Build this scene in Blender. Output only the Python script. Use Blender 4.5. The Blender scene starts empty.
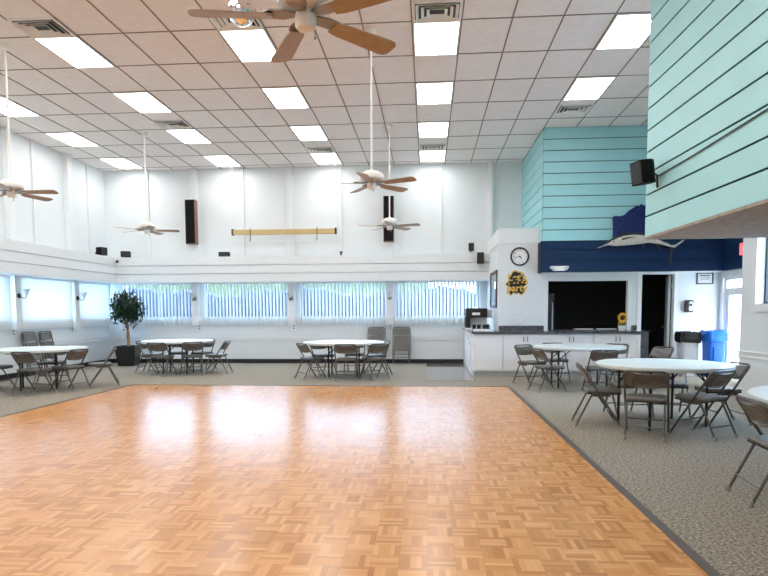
import bpy, bmesh, math, random
from mathutils import Vector, Matrix
random.seed(7)
SC = bpy.context.scene
COL = SC.collection
PI = math.pi

# ------------------------------------------------------------------ materials
MATS = {}
def mat(name, col, rough=0.5, metal=0.0, vary=0.06, vscale=6.0, bump=0.0, bscale=60.0, emit=None, estr=0.0, coat=0.0, spec=0.5):
    if name in MATS: return MATS[name]
    m = bpy.data.materials.new(name); m.use_nodes = True
    nt = m.node_tree; b = nt.nodes['Principled BSDF']
    b.inputs['Roughness'].default_value = rough
    b.inputs['Metallic'].default_value = metal
    b.inputs['Coat Weight'].default_value = coat
    b.inputs['Specular IOR Level'].default_value = spec
    tc = nt.nodes.new('ShaderNodeTexCoord')
    nz = nt.nodes.new('ShaderNodeTexNoise'); nz.inputs['Scale'].default_value = vscale; nz.inputs['Detail'].default_value = 3
    nt.links.new(tc.outputs['Object'], nz.inputs['Vector'])
    rp = nt.nodes.new('ShaderNodeValToRGB')
    rp.color_ramp.elements[0].position = 0.3; rp.color_ramp.elements[1].position = 0.7
    rp.color_ramp.elements[0].color = tuple(max(0, c*(1-vary)) for c in col) + (1,)
    rp.color_ramp.elements[1].color = tuple(min(1, c*(1+vary)) for c in col) + (1,)
    nt.links.new(nz.outputs['Fac'], rp.inputs['Fac'])
    nt.links.new(rp.outputs['Color'], b.inputs['Base Color'])
    if bump > 0:
        n2 = nt.nodes.new('ShaderNodeTexNoise'); n2.inputs['Scale'].default_value = bscale
        nt.links.new(tc.outputs['Object'], n2.inputs['Vector'])
        bp = nt.nodes.new('ShaderNodeBump'); bp.inputs['Strength'].default_value = bump; bp.inputs['Distance'].default_value = 0.01
        nt.links.new(n2.outputs['Fac'], bp.inputs['Height']); nt.links.new(bp.outputs['Normal'], b.inputs['Normal'])
    if emit:
        b.inputs['Emission Color'].default_value = emit + (1,); b.inputs['Emission Strength'].default_value = estr
    MATS[name] = m
    return m

def mat_glass(name, tint):
    m = bpy.data.materials.new(name); m.use_nodes = True; nt = m.node_tree; nt.nodes.clear()
    o = nt.nodes.new('ShaderNodeOutputMaterial'); mx = nt.nodes.new('ShaderNodeMixShader')
    tr = nt.nodes.new('ShaderNodeBsdfTransparent'); tr.inputs['Color'].default_value = tint + (1,)
    gl = nt.nodes.new('ShaderNodeBsdfGlossy'); gl.inputs['Roughness'].default_value = 0.02
    fr = nt.nodes.new('ShaderNodeFresnel'); fr.inputs['IOR'].default_value = 1.45
    ge = nt.nodes.new('ShaderNodeNewGeometry'); sb = nt.nodes.new('ShaderNodeMath'); sb.operation = 'SUBTRACT'; sb.inputs[0].default_value = 1.0
    nt.links.new(ge.outputs['Backfacing'], sb.inputs[1]); ml = nt.nodes.new('ShaderNodeMath'); ml.operation = 'MULTIPLY'
    nt.links.new(fr.outputs[0], ml.inputs[0]); nt.links.new(sb.outputs[0], ml.inputs[1])
    nt.links.new(ml.outputs[0], mx.inputs[0]); nt.links.new(tr.outputs[0], mx.inputs[1]); nt.links.new(gl.outputs[0], mx.inputs[2])
    nt.links.new(mx.outputs[0], o.inputs['Surface'])
    MATS[name] = m
    return m

def mat_vane(name, col):
    m = bpy.data.materials.new(name); m.use_nodes = True; nt = m.node_tree
    b = nt.nodes['Principled BSDF']; o = nt.nodes['Material Output']
    tc = nt.nodes.new('ShaderNodeTexCoord'); nz = nt.nodes.new('ShaderNodeTexNoise'); nz.inputs['Scale'].default_value = 40
    nt.links.new(tc.outputs['Object'], nz.inputs['Vector'])
    rp = nt.nodes.new('ShaderNodeValToRGB')
    rp.color_ramp.elements[0].color = tuple(c*0.95 for c in col)+(1,); rp.color_ramp.elements[1].color = col+(1,)
    nt.links.new(nz.outputs['Fac'], rp.inputs['Fac']); nt.links.new(rp.outputs['Color'], b.inputs['Base Color'])
    b.inputs['Roughness'].default_value = 0.6
    t = nt.nodes.new('ShaderNodeBsdfTranslucent'); t.inputs['Color'].default_value = col+(1,)
    mx = nt.nodes.new('ShaderNodeMixShader'); mx.inputs[0].default_value = 0.4
    nt.links.new(b.outputs[0], mx.inputs[1]); nt.links.new(t.outputs[0], mx.inputs[2]); nt.links.new(mx.outputs[0], o.inputs['Surface'])
    MATS[name] = m
    return m

def mat_parquet():
    m = bpy.data.materials.new('parquet'); m.use_nodes = True; nt = m.node_tree; N = nt.nodes; L = nt.links
    b = N['Principled BSDF']
    def val(x):
        v = N.new('ShaderNodeValue'); v.outputs[0].default_value = x; return v.outputs[0]
    def math_(op, a, c=None):
        n = N.new('ShaderNodeMath'); n.operation = op
        for i, s in enumerate((a, c)):
            if s is None: continue
            if isinstance(s, (int, float)): n.inputs[i].default_value = s
            else: L.new(s, n.inputs[i])
        return n.outputs[0]
    tc = N.new('ShaderNodeTexCoord'); sp = N.new('ShaderNodeSeparateXYZ'); L.new(tc.outputs['Object'], sp.inputs[0])
    S = 1/0.154
    X = math_('MULTIPLY', sp.outputs['X'], S); Y = math_('MULTIPLY', sp.outputs['Y'], S)
    ix = math_('FLOOR', X); iy = math_('FLOOR', Y); fx = math_('FRACT', X); fy = math_('FRACT', Y)
    par = math_('FLOORED_MODULO', math_('ADD', ix, iy), 2.0)
    ipar = math_('SUBTRACT', 1.0, par)
    u = math_('ADD', math_('MULTIPLY', fx, par), math_('MULTIPLY', fy, ipar))
    us = math_('MULTIPLY', u, 5.0); si = math_('FLOOR', us); fs = math_('FRACT', us)
    cb = N.new('ShaderNodeCombineXYZ'); L.new(ix, cb.inputs[0]); L.new(iy, cb.inputs[1]); L.new(si, cb.inputs[2])
    wn = N.new('ShaderNodeTexWhiteNoise'); wn.noise_dimensions = '3D'; L.new(cb.outputs[0], wn.inputs['Vector'])
    cb2 = N.new('ShaderNodeCombineXYZ'); L.new(ix, cb2.inputs[0]); L.new(iy, cb2.inputs[1])
    wn2 = N.new('ShaderNodeTexWhiteNoise'); wn2.noise_dimensions = '2D'; L.new(cb2.outputs[0], wn2.inputs['Vector'])
    f = math_('ADD', math_('MULTIPLY', wn.outputs['Value'], 0.78), math_('MULTIPLY', wn2.outputs['Value'], 0.22))
    gr = N.new('ShaderNodeTexNoise'); gr.inputs['Scale'].default_value = 90; L.new(tc.outputs['Object'], gr.inputs['Vector'])
    f = math_('ADD', f, math_('MULTIPLY', math_('SUBTRACT', gr.outputs['Fac'], 0.5), 0.25))
    rp = N.new('ShaderNodeValToRGB'); e = rp.color_ramp.elements
    e[0].position = 0.05; e[0].color = (0.45, 0.19, 0.055, 1); e[1].position = 0.95; e[1].color = (0.77, 0.405, 0.155, 1)
    q = e.new(0.5); q.color = (0.63, 0.295, 0.095, 1)
    L.new(f, rp.inputs['Fac'])
    # seams: slat edges faint, block edges stronger
    ed = math_('MINIMUM', fs, math_('SUBTRACT', 1.0, fs))
    lin = math_('LESS_THAN', ed, 0.035)
    ex = math_('MINIMUM', fx, math_('SUBTRACT', 1.0, fx)); ey = math_('MINIMUM', fy, math_('SUBTRACT', 1.0, fy))
    lin2 = math_('LESS_THAN', math_('MINIMUM', ex, ey), 0.014)
    seam = math_('MINIMUM', 1.0, math_('ADD', math_('MULTIPLY', lin, 0.25), math_('MULTIPLY', lin2, 0.15)))
    mx = N.new('ShaderNodeMix'); mx.data_type = 'RGBA'
    L.new(seam, mx.inputs[0]); L.new(rp.outputs['Color'], mx.inputs[6]); mx.inputs[7].default_value = (0.16, 0.06, 0.02, 1)
    L.new(mx.outputs[2], b.inputs['Base Color'])
    rn = N.new('ShaderNodeTexNoise'); rn.inputs['Scale'].default_value = 3.0; L.new(tc.outputs['Object'], rn.inputs['Vector'])
    L.new(math_('ADD', 0.17, math_('MULTIPLY', rn.outputs['Fac'], 0.10)), b.inputs['Roughness'])
    b.inputs['Specular IOR Level'].default_value = 0.42
    bp = N.new('ShaderNodeBump'); bp.inputs['Strength'].default_value = 0.08; bp.inputs['Distance'].default_value = 0.004
    L.new(rn.outputs['Fac'], bp.inputs['Height']); L.new(bp.outputs['Normal'], b.inputs['Normal'])
    MATS['parquet'] = m
    return m

def mat_carpet():
    m = bpy.data.materials.new('carpet'); m.use_nodes = True; nt = m.node_tree; N = nt.nodes; L = nt.links
    b = N['Principled BSDF']; b.inputs['Roughness'].default_value = 0.95; b.inputs['Specular IOR Level'].default_value = 0.1
    tc = N.new('ShaderNodeTexCoord')
    nz = N.new('ShaderNodeTexNoise'); nz.inputs['Scale'].default_value = 48; nz.inputs['Detail'].default_value = 5; nz.inputs['Roughness'].default_value = 0.85
    L.new(tc.outputs['Object'], nz.inputs['Vector'])
    rp = N.new('ShaderNodeValToRGB'); e = rp.color_ramp.elements
    e[0].position = 0.36; e[0].color = (0.05, 0.046, 0.04, 1); e[1].position = 0.64; e[1].color = (0.60, 0.535, 0.43, 1)
    q = e.new(0.5); q.color = (0.28, 0.255, 0.21, 1)
    L.new(nz.outputs['Fac'], rp.inputs['Fac']); L.new(rp.outputs['Color'], b.inputs['Base Color'])
    bp = N.new('ShaderNodeBump'); bp.inputs['Strength'].default_value = 0.4; bp.inputs['Distance'].default_value = 0.01
    L.new(nz.outputs['Fac'], bp.inputs['Height']); L.new(bp.outputs['Normal'], b.inputs['Normal'])
    MATS['carpet'] = m
    return m

def mat_granite():
    m = bpy.data.materials.new('granite'); m.use_nodes = True; nt = m.node_tree; N = nt.nodes; L = nt.links
    b = N['Principled BSDF']; b.inputs['Roughness'].default_value = 0.15
    tc = N.new('ShaderNodeTexCoord'); vz = N.new('ShaderNodeTexVoronoi'); vz.inputs['Scale'].default_value = 60
    L.new(tc.outputs['Object'], vz.inputs['Vector'])
    rp = N.new('ShaderNodeValToRGB'); e = rp.color_ramp.elements
    e[0].position = 0.2; e[0].color = (0.012, 0.013, 0.016, 1); e[1].position = 0.8; e[1].color = (0.16, 0.17, 0.19, 1)
    L.new(vz.outputs['Color'], rp.inputs['Fac']); L.new(rp.outputs['Color'], b.inputs['Base Color'])
    MATS['granite'] = m
    return m

WALL = mat('wall_paint', (0.74, 0.79, 0.81), 0.55, vary=0.015, vscale=1.2)
TRIM = mat('white_trim', (0.78, 0.815, 0.83), 0.4, vary=0.015)
TILE = mat('ceiling_tile', (0.84, 0.80, 0.785), 0.9, vary=0.03, vscale=9, bump=0.25, bscale=180)
GRID = mat('grid_metal', (0.24, 0.21, 0.19), 0.6)
TEAL = mat('teal_paint', (0.36, 0.71, 0.76), 0.45, vary=0.03, vscale=2.0)
TEALGAP = mat('teal_groove_shade', (0.006, 0.035, 0.04), 0.9, spec=0.1)  # backing seen in the teal grooves, their shade put into the colour
NAVY = mat('navy_paint', (0.0025, 0.025, 0.085), 0.5, vary=0.06, vscale=2.0, spec=0.3)
NAVYGAP = mat('navy_groove_shade', (0.004, 0.012, 0.03), 0.8)  # same for the navy boards: groove shade as a near-black backing colour
UNDER = mat('soffit_stucco', (0.36, 0.32, 0.28), 0.9, vary=0.15, vscale=14, bump=0.4, bscale=70)
BLACKBASE = mat('black_vinyl', (0.015, 0.015, 0.017), 0.4)
EDGE = mat('edge_strip', (0.10, 0.085, 0.075), 0.5)
PARQ = mat_parquet(); CARP = mat_carpet(); GRAN = mat_granite()
VANE = mat_vane('vane_fabric', (0.85, 0.87, 0.86))
GLASS = mat_glass('clear_glass', (0.93, 0.96, 0.98)); BGLASS = mat_glass('blue_tint_glass', (0.74, 0.86, 0.99))
ALU = mat('window_aluminium', (0.30, 0.32, 0.34), 0.4, 0.6)
FRAMEG = mat('chair_frame_grey', (0.105, 0.10, 0.093), 0.35, 0.3)
PAD = mat('chair_pad', (0.15, 0.145, 0.13), 0.4, vary=0.08, vscale=20)
PADBACK = mat('chair_shell', (0.13, 0.112, 0.09), 0.35)
RUBBER = mat('rubber_foot', (0.30, 0.30, 0.29), 0.7)
PLAST = mat('table_plastic', (0.74, 0.83, 0.82), 0.35, vary=0.03)
TLEG = mat('table_leg_black', (0.02, 0.022, 0.026), 0.4, 0.3)
FANW = mat('fan_white', (0.82, 0.82, 0.79), 0.3)
BLADE = mat('blade_wood', (0.38, 0.265, 0.17), 0.4, vary=0.12, vscale=12)
BRASS = mat('antique_brass', (0.30, 0.27, 0.24), 0.35, 0.7)
SPK = mat('speaker_black', (0.006, 0.006, 0.007), 0.7, vary=0.2, spec=0.15)
SPKWOOD = mat('speaker_wood', (0.22, 0.10, 0.07), 0.5, vary=0.2)
CHROME = mat('chrome', (0.82, 0.83, 0.84), 0.12, 1.0)
MIRROR = mat('mirror_facets', (0.92, 0.92, 0.92), 0.03, 1.0, vary=0.0)
LAMP = mat('lamp_diffuser', (0.9, 0.9, 0.9), 0.4, emit=(1.0, 0.985, 0.97), estr=6.5)
BLACK = mat('black_plastic', (0.012, 0.012, 0.014), 0.35)
GOLD = mat('gold_paint', (0.75, 0.47, 0.10), 0.35, 0.2)
CABW = mat('cabinet_white', (0.86, 0.87, 0.89), 0.35, vary=0.015)
STEEL = mat('brushed_steel', (0.45, 0.46, 0.48), 0.3, 1.0)
DARKW = mat('kitchen_shade_wall', (0.035, 0.036, 0.04), 0.8)  # darkness of the unlit kitchen painted into walls, floor and ceiling
WHITEP = mat('white_plastic', (0.85, 0.86, 0.86), 0.4)
TAN = mat('tan_case', (0.60, 0.44, 0.20), 0.45)
CANDLE = mat('frosted_shade', (0.62, 0.66, 0.66), 0.3)
DKMETAL = mat('dark_bronze', (0.035, 0.03, 0.028), 0.4, 0.5)
BARK = mat('ficus_bark', (0.30, 0.15, 0.07), 0.8, vary=0.3, vscale=30)
LEAF = mat('ficus_leaf', (0.012, 0.045, 0.022), 0.4, vary=0.5, vscale=9)
BLUEBIN = mat('blue_bin', (0.01, 0.13, 0.65), 0.4)
BLUEBAG = mat('blue_bag', (0.01, 0.16, 0.75), 0.25)
BLACKBAG = mat('black_bag', (0.015, 0.015, 0.017), 0.2)
GREYBIN = mat('grey_bin', (0.55, 0.57, 0.60), 0.5)
PAPER = mat('paper', (0.85, 0.86, 0.87), 0.7)
REDS = mat('exit_red', (0.85, 0.12, 0.15), 0.4, emit=(1.0, 0.12, 0.15), estr=0.8)
VINYL = mat('entry_vinyl', (0.22, 0.205, 0.19), 0.07, vary=0.12, vscale=10)
HEDGE = mat('hedge_leaves', (0.0018, 0.0055, 0.024), 0.8, vary=0.7, vscale=5, bump=1.0, bscale=14)
TREEL = mat('sunlit_tree_leaves', (0.045, 0.062, 0.010), 0.8, vary=0.4, vscale=3, bump=1.0, bscale=8)
LAWN = mat('outdoor_paving', (0.45, 0.5, 0.5), 0.8, vary=0.2)

# ------------------------------------------------------------------ mesh builder
class MB:
    def __init__(self): self.bm = bmesh.new()
    def _v(self, pts): return [self.bm.verts.new(p) for p in pts]
    def box(self, x0, x1, y0, y1, z0, z1, M=None):
        ps = [Vector((x, y, z)) for x in (x0, x1) for y in (y0, y1) for z in (z0, z1)]
        if M is not None: ps = [M @ p for p in ps]
        v = self._v(ps)
        for f in ((0,1,3,2),(4,6,7,5),(0,4,5,1),(2,3,7,6),(0,2,6,4),(1,5,7,3)):
            self.bm.faces.new([v[i] for i in f])
        return self
    def prism(self, poly, d0, d1, M=None):
        """poly in local XY, extruded along local Z"""
        a = [Vector((x, y, d0)) for x, y in poly]; b = [Vector((x, y, d1)) for x, y in poly]
        if M is not None: a = [M @ p for p in a]; b = [M @ p for p in b]
        a = self._v(a); b = self._v(b); n = len(poly)
        self.bm.faces.new(list(reversed(a))); self.bm.faces.new(b)
        for i in range(n): self.bm.faces.new((a[i], a[(i+1) % n], b[(i+1) % n], b[i]))
        return self
    def tube(self, pts, r, seg=8, closed=False):
        pts = [Vector(p) for p in pts]; n = len(pts); rings = []
        rs = r if isinstance(r, (list, tuple)) else [r]*n
        up = None
        for i, p in enumerate(pts):
            if closed: d = pts[(i+1) % n]-pts[i-1]
            else: d = pts[min(i+1, n-1)]-pts[max(i-1, 0)]
            d.normalize()
            if up is None:
                a = Vector((0,0,1)) if abs(d.z) < 0.9 else Vector((1,0,0))
                up = d.cross(a).normalized()
            up = (up - d*up.dot(d)).normalized()
            w = d.cross(up)
            rings.append(self._v([p+(up*math.cos(t)+w*math.sin(t))*rs[i] for t in [2*PI*k/seg for k in range(seg)]]))
        for i in range(n if closed else n-1):
            A, B = rings[i], rings[(i+1) % n]
            for k in range(seg): self.bm.faces.new((A[k], A[(k+1) % seg], B[(k+1) % seg], B[k]))
        if not closed:
            self.bm.faces.new(list(reversed(rings[0]))); self.bm.faces.new(rings[-1])
        return self
    def lathe(self, prof, seg=24, M=None, cap=True):
        rings = []
        for r, z in prof:
            ps = [Vector((r*math.cos(2*PI*k/seg), r*math.sin(2*PI*k/seg), z)) for k in range(seg)]
            if M is not None: ps = [M @ p for p in ps]
            rings.append(self._v(ps))
        for A, B in zip(rings, rings[1:]):
            for k in range(seg): self.bm.faces.new((A[k], A[(k+1) % seg], B[(k+1) % seg], B[k]))
        if cap:
            self.bm.faces.new(list(reversed(rings[0]))); self.bm.faces.new(rings[-1])
        return self
    def loft(self, rings, cap=True):
        R = [self._v(r) for r in rings]; n = len(R[0])
        for A, B in zip(R, R[1:]):
            for k in range(n): self.bm.faces.new((A[k], A[(k+1) % n], B[(k+1) % n], B[k]))
        if cap:
            self.bm.faces.new(list(reversed(R[0]))); self.bm.faces.new(R[-1])
        return self
    def build(self, name, m, parent=None, smooth=False, bevel=0.0, loc=None):
        bmesh.ops.recalc_face_normals(self.bm, faces=self.bm.faces)
        me = bpy.data.meshes.new(name); self.bm.to_mesh(me); self.bm.free()
        me.materials.append(m)
        o = bpy.data.objects.new(name, me); COL.objects.link(o)
        if parent is not None: o.parent = parent
        if loc is not None: o.location = loc
        if smooth:
            for p in me.polygons: p.use_smooth = True
            md = o.modifiers.new('es', 'EDGE_SPLIT'); md.split_angle = math.radians(40)
        if bevel:
            md = o.modifiers.new('bv', 'BEVEL'); md.width = bevel; md.segments = 2; md.limit_method = 'ANGLE'
        return o

def rrect(w, h, r, n=4):
    out = []
    for cx, cy, a0 in ((w/2-r, h/2-r, 0), (-w/2+r, h/2-r, 90), (-w/2+r, -h/2+r, 180), (w/2-r, -h/2+r, 270)):
        for k in range(n+1):
            a = math.radians(a0+90*k/n); out.append((cx+r*math.cos(a), cy+r*math.sin(a)))
    return out

def tag(o, label, cat, group=None, kind=None):
    o['label'] = label; o['category'] = cat
    if group: o['group'] = group
    if kind: o['kind'] = kind
    return o
def thing(name, label, cat, loc=(0,0,0), rz=0.0, group=None):
    o = bpy.data.objects.new(name, None); COL.objects.link(o)
    o.empty_display_size = 0.1; o.location = loc; o.rotation_euler = (0, 0, rz)
    return tag(o, label, cat, group)
def struct(o, label=None):
    o['kind'] = 'structure'
    if label: o['label'] = label
    return o
def copy_tree(o, parent=None):
    c = o.copy(); COL.objects.link(c)
    if parent is not None: c.parent = parent
    for ch in [x for x in bpy.data.objects if x.parent == o]: copy_tree(ch, c)
    return c
def rotx(a): return Matrix.Rotation(a, 4, 'X')
def roty(a): return Matrix.Rotation(a, 4, 'Y')
def rotz(a): return Matrix.Rotation(a, 4, 'Z')
def tr(x, y, z): return Matrix.Translation((x, y, z))
def text_mb(s, size, depth, M, align='CENTER', bold=0.0):
    """letters as real geometry"""
    cu = bpy.data.curves.new('txt', 'FONT'); cu.body = s; cu.size = size; cu.extrude = depth; cu.align_x = align; cu.align_y = 'CENTER'; cu.offset = bold
    ob = bpy.data.objects.new('txt', cu); COL.objects.link(ob)
    dg = bpy.context.evaluated_depsgraph_get(); me = bpy.data.meshes.new_from_object(ob.evaluated_get(dg))
    mb = MB(); mb.bm.from_mesh(me); bmesh.ops.transform(mb.bm, matrix=M, verts=mb.bm.verts)
    bpy.data.objects.remove(ob); bpy.data.curves.remove(cu); bpy.data.meshes.remove(me)
    return mb
FACE_CAM = rotx(PI/2)       # local XY -> world XZ, text readable from -Y

# ------------------------------------------------------------------ room dimensions
XL, XR, YB, YF, ZC = -8.75, 5.0, 15.86, -2.5, 5.2
XA = 6.26                   # alcove right wall
YK = 13.35                  # kitchen wall
YT = 13.0                   # siding box front

# floor -------------------------------------------------------------
struct(MB().box(XL-.1, XA+.2, YF-.1, YB+.1, -.2, 0).build('floor', CARP), 'speckled grey carpet')
struct(MB().box(-5.58, 1.44, YF, 10.86, 0, .006).build('floor_parquet', PARQ), 'orange basket-weave parquet dance floor')
struct(MB().box(1.44, 1.50, YF, 10.92, 0, .012).box(-5.64, 1.44, 10.86, 10.92, 0, .010).box(-5.64, -5.58, YF, 10.86, 0, .010).build('trim_1', EDGE), 'dark edging strip of the dance floor')
struct(MB().box(-.02, .95, 11.78, 15.8, 0, .008).build('floor_vinyl', VINYL), 'glossy grey vinyl floor by the counter end')

# ceiling -----------------------------------------------------------
struct(MB().box(XL-.1, XA+.2, YF-.1, YB+.1, ZC, ZC+.15).build('ceiling', TILE), 'drop ceiling of pale rectangular tiles')
g = MB()
k = -13
GX = [-.21+.66*i for i in range(-13, 10)]; GY = [8.19+1.052*i for i in range(-10, 8)]
for x in GX: g.box(x-.009, x+.009, YF, YB, ZC-.008, ZC+.01)
for y in GY: g.box(XL, XA, y-.009, y+.009, ZC-.007, ZC+.01)
struct(g.build('ceiling_grid', GRID), 'thin metal ceiling grid')

# walls -------------------------------------------------------------
def wall_x(x0, x1, y0, y1, z0, z1, holes):
    """wall along X with holes (xa, xb, za, zb)"""
    mb = MB(); xs = x0
    for xa, xb, za, zb in sorted(holes):
        mb.box(xs, xa, y0, y1, z0, z1)
        if za > z0: mb.box(xa, xb, y0, y1, z0, za)
        if zb < z1: mb.box(xa, xb, y0, y1, zb, z1)
        xs = xb
    mb.box(xs, x1, y0, y1, z0, z1)
    return mb
def wall_y(x0, x1, y0, y1, z0, z1, holes):
    mb = MB(); ys = y0
    for ya, yb, za, zb in sorted(holes):
        mb.box(x0, x1, ys, ya, z0, z1)
        if za > z0: mb.box(x0, x1, ya, yb, z0, za)
        if zb < z1: mb.box(x0, x1, ya, yb, zb, z1)
        ys = yb
    mb.box(x0, x1, ys, y1, z0, z1)
    return mb
WZ0, WZ1 = 1.24, 2.22
BW = [(-8.30, -6.36), (-6.02, -3.74), (-3.40, -1.11), (-.82, 1.36)]
LW = [(9.95, 11.80), (12.22, 13.98), (14.32, 15.70)]
struct(wall_x(XL-.2, XA+.2, YB, YB+.2, 0, ZC, [(a, b, WZ0, WZ1) for a, b in BW]).build('wall_back', WALL))
struct(wall_y(XL-.2, XL, YF, YB, 0, ZC, [(a, b, WZ0, WZ1) for a, b in LW]).build('wall_left', WALL))
struct(MB().box(XL-.2, XA+.2, YF-.2, YF, 0, ZC).build('wall_front', WALL))
struct(wall_y(XR, XR+.2, YF, 9.97, 0, ZC, [(6.6, 9.50, 1.46, 2.75)]).build('wall_right', WALL))
struct(MB().box(XR+.2, XA+.2, 9.77, 9.97, 0, ZC).build('wall_return', WALL))
struct(wall_y(XA, XA+.2, 9.97, YB, 0, ZC, [(11.75, 13.20, 0, 2.06)]).build('wall_alcove', WALL))

# ledge (boxed soffit over the windows)
LD = .58
lb = MB()
def ledge_band(z0, z1, d):
    lb.box(XL, 1.62, YB-d, YB, z0, z1); lb.box(XL, XL+d, YF, YB-d, z0, z1)
ledge_band(2.16, 2.37, LD); ledge_band(2.388, 2.588, LD-.006); ledge_band(2.606, 2.82, LD-.012)
ledge_band(2.365, 2.39, LD-.06); ledge_band(2.585, 2.61, LD-.07)
struct(lb.build('trim_2', TRIM), 'white boxed ledge above the windows')

# pilasters and battens on the upper wall, lower window posts
pb = MB()
for xa, xb in ((-6.33, -6.15), (-3.71, -3.55), (-1.08, -.90), (1.56, 1.70)):
    pb.box(xa, xb, YB-.11, YB, 2.80, ZC); pb.box(xa+.045, xb-.045, YB-.14, YB-.10, 2.80, ZC)
for x in (-7.53, -4.91, -2.28, .35): pb.box(x-.026, x+.026, YB-.045, YB, 2.80, ZC)
for ya, yb in ((11.95, 12.11), (14.02, 14.2), (9.8, 9.96), (7.7, 7.86)):
    pb.box(XL, XL+.12, ya, yb, 2.80, ZC)
for y in (12.86, 15.02, 10.95, 8.8): pb.box(XL, XL+.045, y-.026, y+.026, 2.80, ZC)
struct(pb.build('trim_3', TRIM), 'white pilasters and battens on the upper wall')
pb = MB()
for xa, xb in ((-6.33, -6.15), (-3.71, -3.53), (-1.08, -.90)): pb.box(xa, xb, YB-.16, YB, 1.02, 2.2)
for ya, yb in ((11.93, 12.11), (14.05, 14.23), (9.7, 9.86)): pb.box(XL, XL+.16, ya, yb, 1.02, 2.2)
struct(pb.build('trim_4', TRIM), 'white posts between the windows')

rb = MB()
for z0, z1, d in ((.63, .72, .016), (.70, .725, .03), (.62, .645, .026)):
    rb.box(XL, .95, YB-d, YB, z0, z1); rb.box(XL, XL+d, YF, YB-d, z0, z1); rb.box(XR-d, XR, YF, 9.97, z0, z1)
struct(rb.build('trim_5', TRIM), 'white chair rail moulding')
struct(MB().box(XL, .95, YB-.02, YB, 0, .11).build('baseboard_back', BLACKBASE))
struct(MB().box(XL, XL+.02, YF, YB-.02, 0, .11).build('baseboard_left', BLACKBASE))
struct(MB().box(XR-.015, XR, YF, 9.97, 0, .12).build('baseboard_right', TRIM))

# windows
def window_b(i, xa, xb):
    e = bpy.data.objects.new(f'window_{i}', None); COL.objects.link(e); e.location = ((xa+xb)/2, YB, WZ0); struct(e)
    w = (xb-xa)/2; h = WZ1-WZ0
    f = MB(); t = .03
    f.box(-w, -w+t, .05, .11, 0, h); f.box(w-t, w, .05, .11, 0, h); f.box(-w+t, w-t, .05, .11, 0, t); f.box(-w+t, w-t, .05, .11, h-t, h)
    f.box(-.015, .015, .055, .105, t, h-t)
    f.build('window_frame', ALU, e)
    MB().box(-w+t, w-t, .078, .084, t, h-t).build('window_pane', BGLASS, e)
    MB().box(-w-.02, w+.02, -.03, .05, -.03, 0).build('window_sill', TRIM, e)
def window_l(i, ya, yb):
    e = bpy.data.objects.new(f'window_{i}', None); COL.objects.link(e); e.location = (XL, (ya+yb)/2, WZ0); struct(e)
    w = (yb-ya)/2; h = WZ1-WZ0
    f = MB(); t = .03
    f.box(-.11, -.05, -w, -w+t, 0, h); f.box(-.11, -.05, w-t, w, 0, h); f.box(-.11, -.05, -w+t, w-t, 0, t); f.box(-.11, -.05, -w+t, w-t, h-t, h)
    f.build('window_frame', ALU, e)
    MB().box(-.084, -.078, -w+t, w-t, t, h-t).build('window_pane', BGLASS, e)
    MB().box(-.05, .03, -w-.02, w+.02, -.03, 0).build('window_sill', TRIM, e)
for i, (a, b) in enumerate(BW): window_b(i+1, a, b)
for i, (a, b) in enumerate(LW): window_l(i+5, a, b)

# right wall window with deep white reveal
e = bpy.data.objects.new('window_8', None); COL.objects.link(e); e.location = (XR, 8.05, 1.46); struct(e)
w, h = 1.45, 1.29
f = MB()
for d0, d1, o in ((-.03, .0, .12),):
    f.box(d0, d1, -w-o, -w, -o, h+o); f.box(d0, d1, w, w+o, -o, h+o); f.box(d0, d1, -w, w, -o, 0); f.box(d0, d1, -w, w, h, h+o)
f.build('window_casing', TRIM, e)
f = MB(); t = .035
f.box(.10, .15, -w, -w+t, 0, h); f.box(.10, .15, w-t, w, 0, h); f.box(.10, .15, -w+t, w-t, 0, t); f.box(.10, .15, -w+t, w-t, h-t, h)
f.box(.10, .15, -.02, .02, t, h-t)
f.build('window_frame', BLACK, e)
MB().box(.122, .128, -w+t, w-t, t, h-t).build('window_pane', BGLASS, e)

# glass door in the alcove
e = bpy.data.objects.new('door_1', None); COL.objects.link(e); e.location = (XA, 12.475, 0); struct(e)
f = MB(); w = .725; t = .05
f.box(.03, .12, -w, -w+t, 0, 2.06); f.box(.03, .12, w-t, w, 0, 2.06); f.box(.03, .12, -w+t, w-t, 2.0, 2.06); f.box(.03, .12, -w+t, w-t, 1.78, 1.83); f.box(.03, .12, -.02, .02, 1.83, 2.0)
f.build('door_frame', TRIM, e)
f = MB(); a, b = -w+t, w-t
f.box(.05, .10, a, a+.09, 0, 1.78); f.box(.05, .10, b-.09, b, 0, 1.78); f.box(.05, .10, a+.09, b-.09, 0, .2); f.box(.05, .10, a+.09, b-.09, 1.68, 1.78)
f.build('door_leaf', TRIM, e)
MB().box(.07, .076, a+.09, b-.09, .2, 1.68).build('door_pane', GLASS, e)
MB().box(.07, .076, a, b, 1.83, 2.0).build('transom_pane', GLASS, e)
MB().tube([(.05, a+.2, .95), (0.0, a+.2, .95), (0.0, a+.2, 1.25), (.05, a+.2, 1.25)], .012).build('door_handle', STEEL, e)
f = MB(); f.box(-.02, 0, -w-.1, -w, 0, 2.16); f.box(-.02, 0, w, w+.1, 0, 2.16); f.box(-.02, 0, -w, w, 2.06, 2.16)
f.build('door_casing', TRIM, e)

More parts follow.
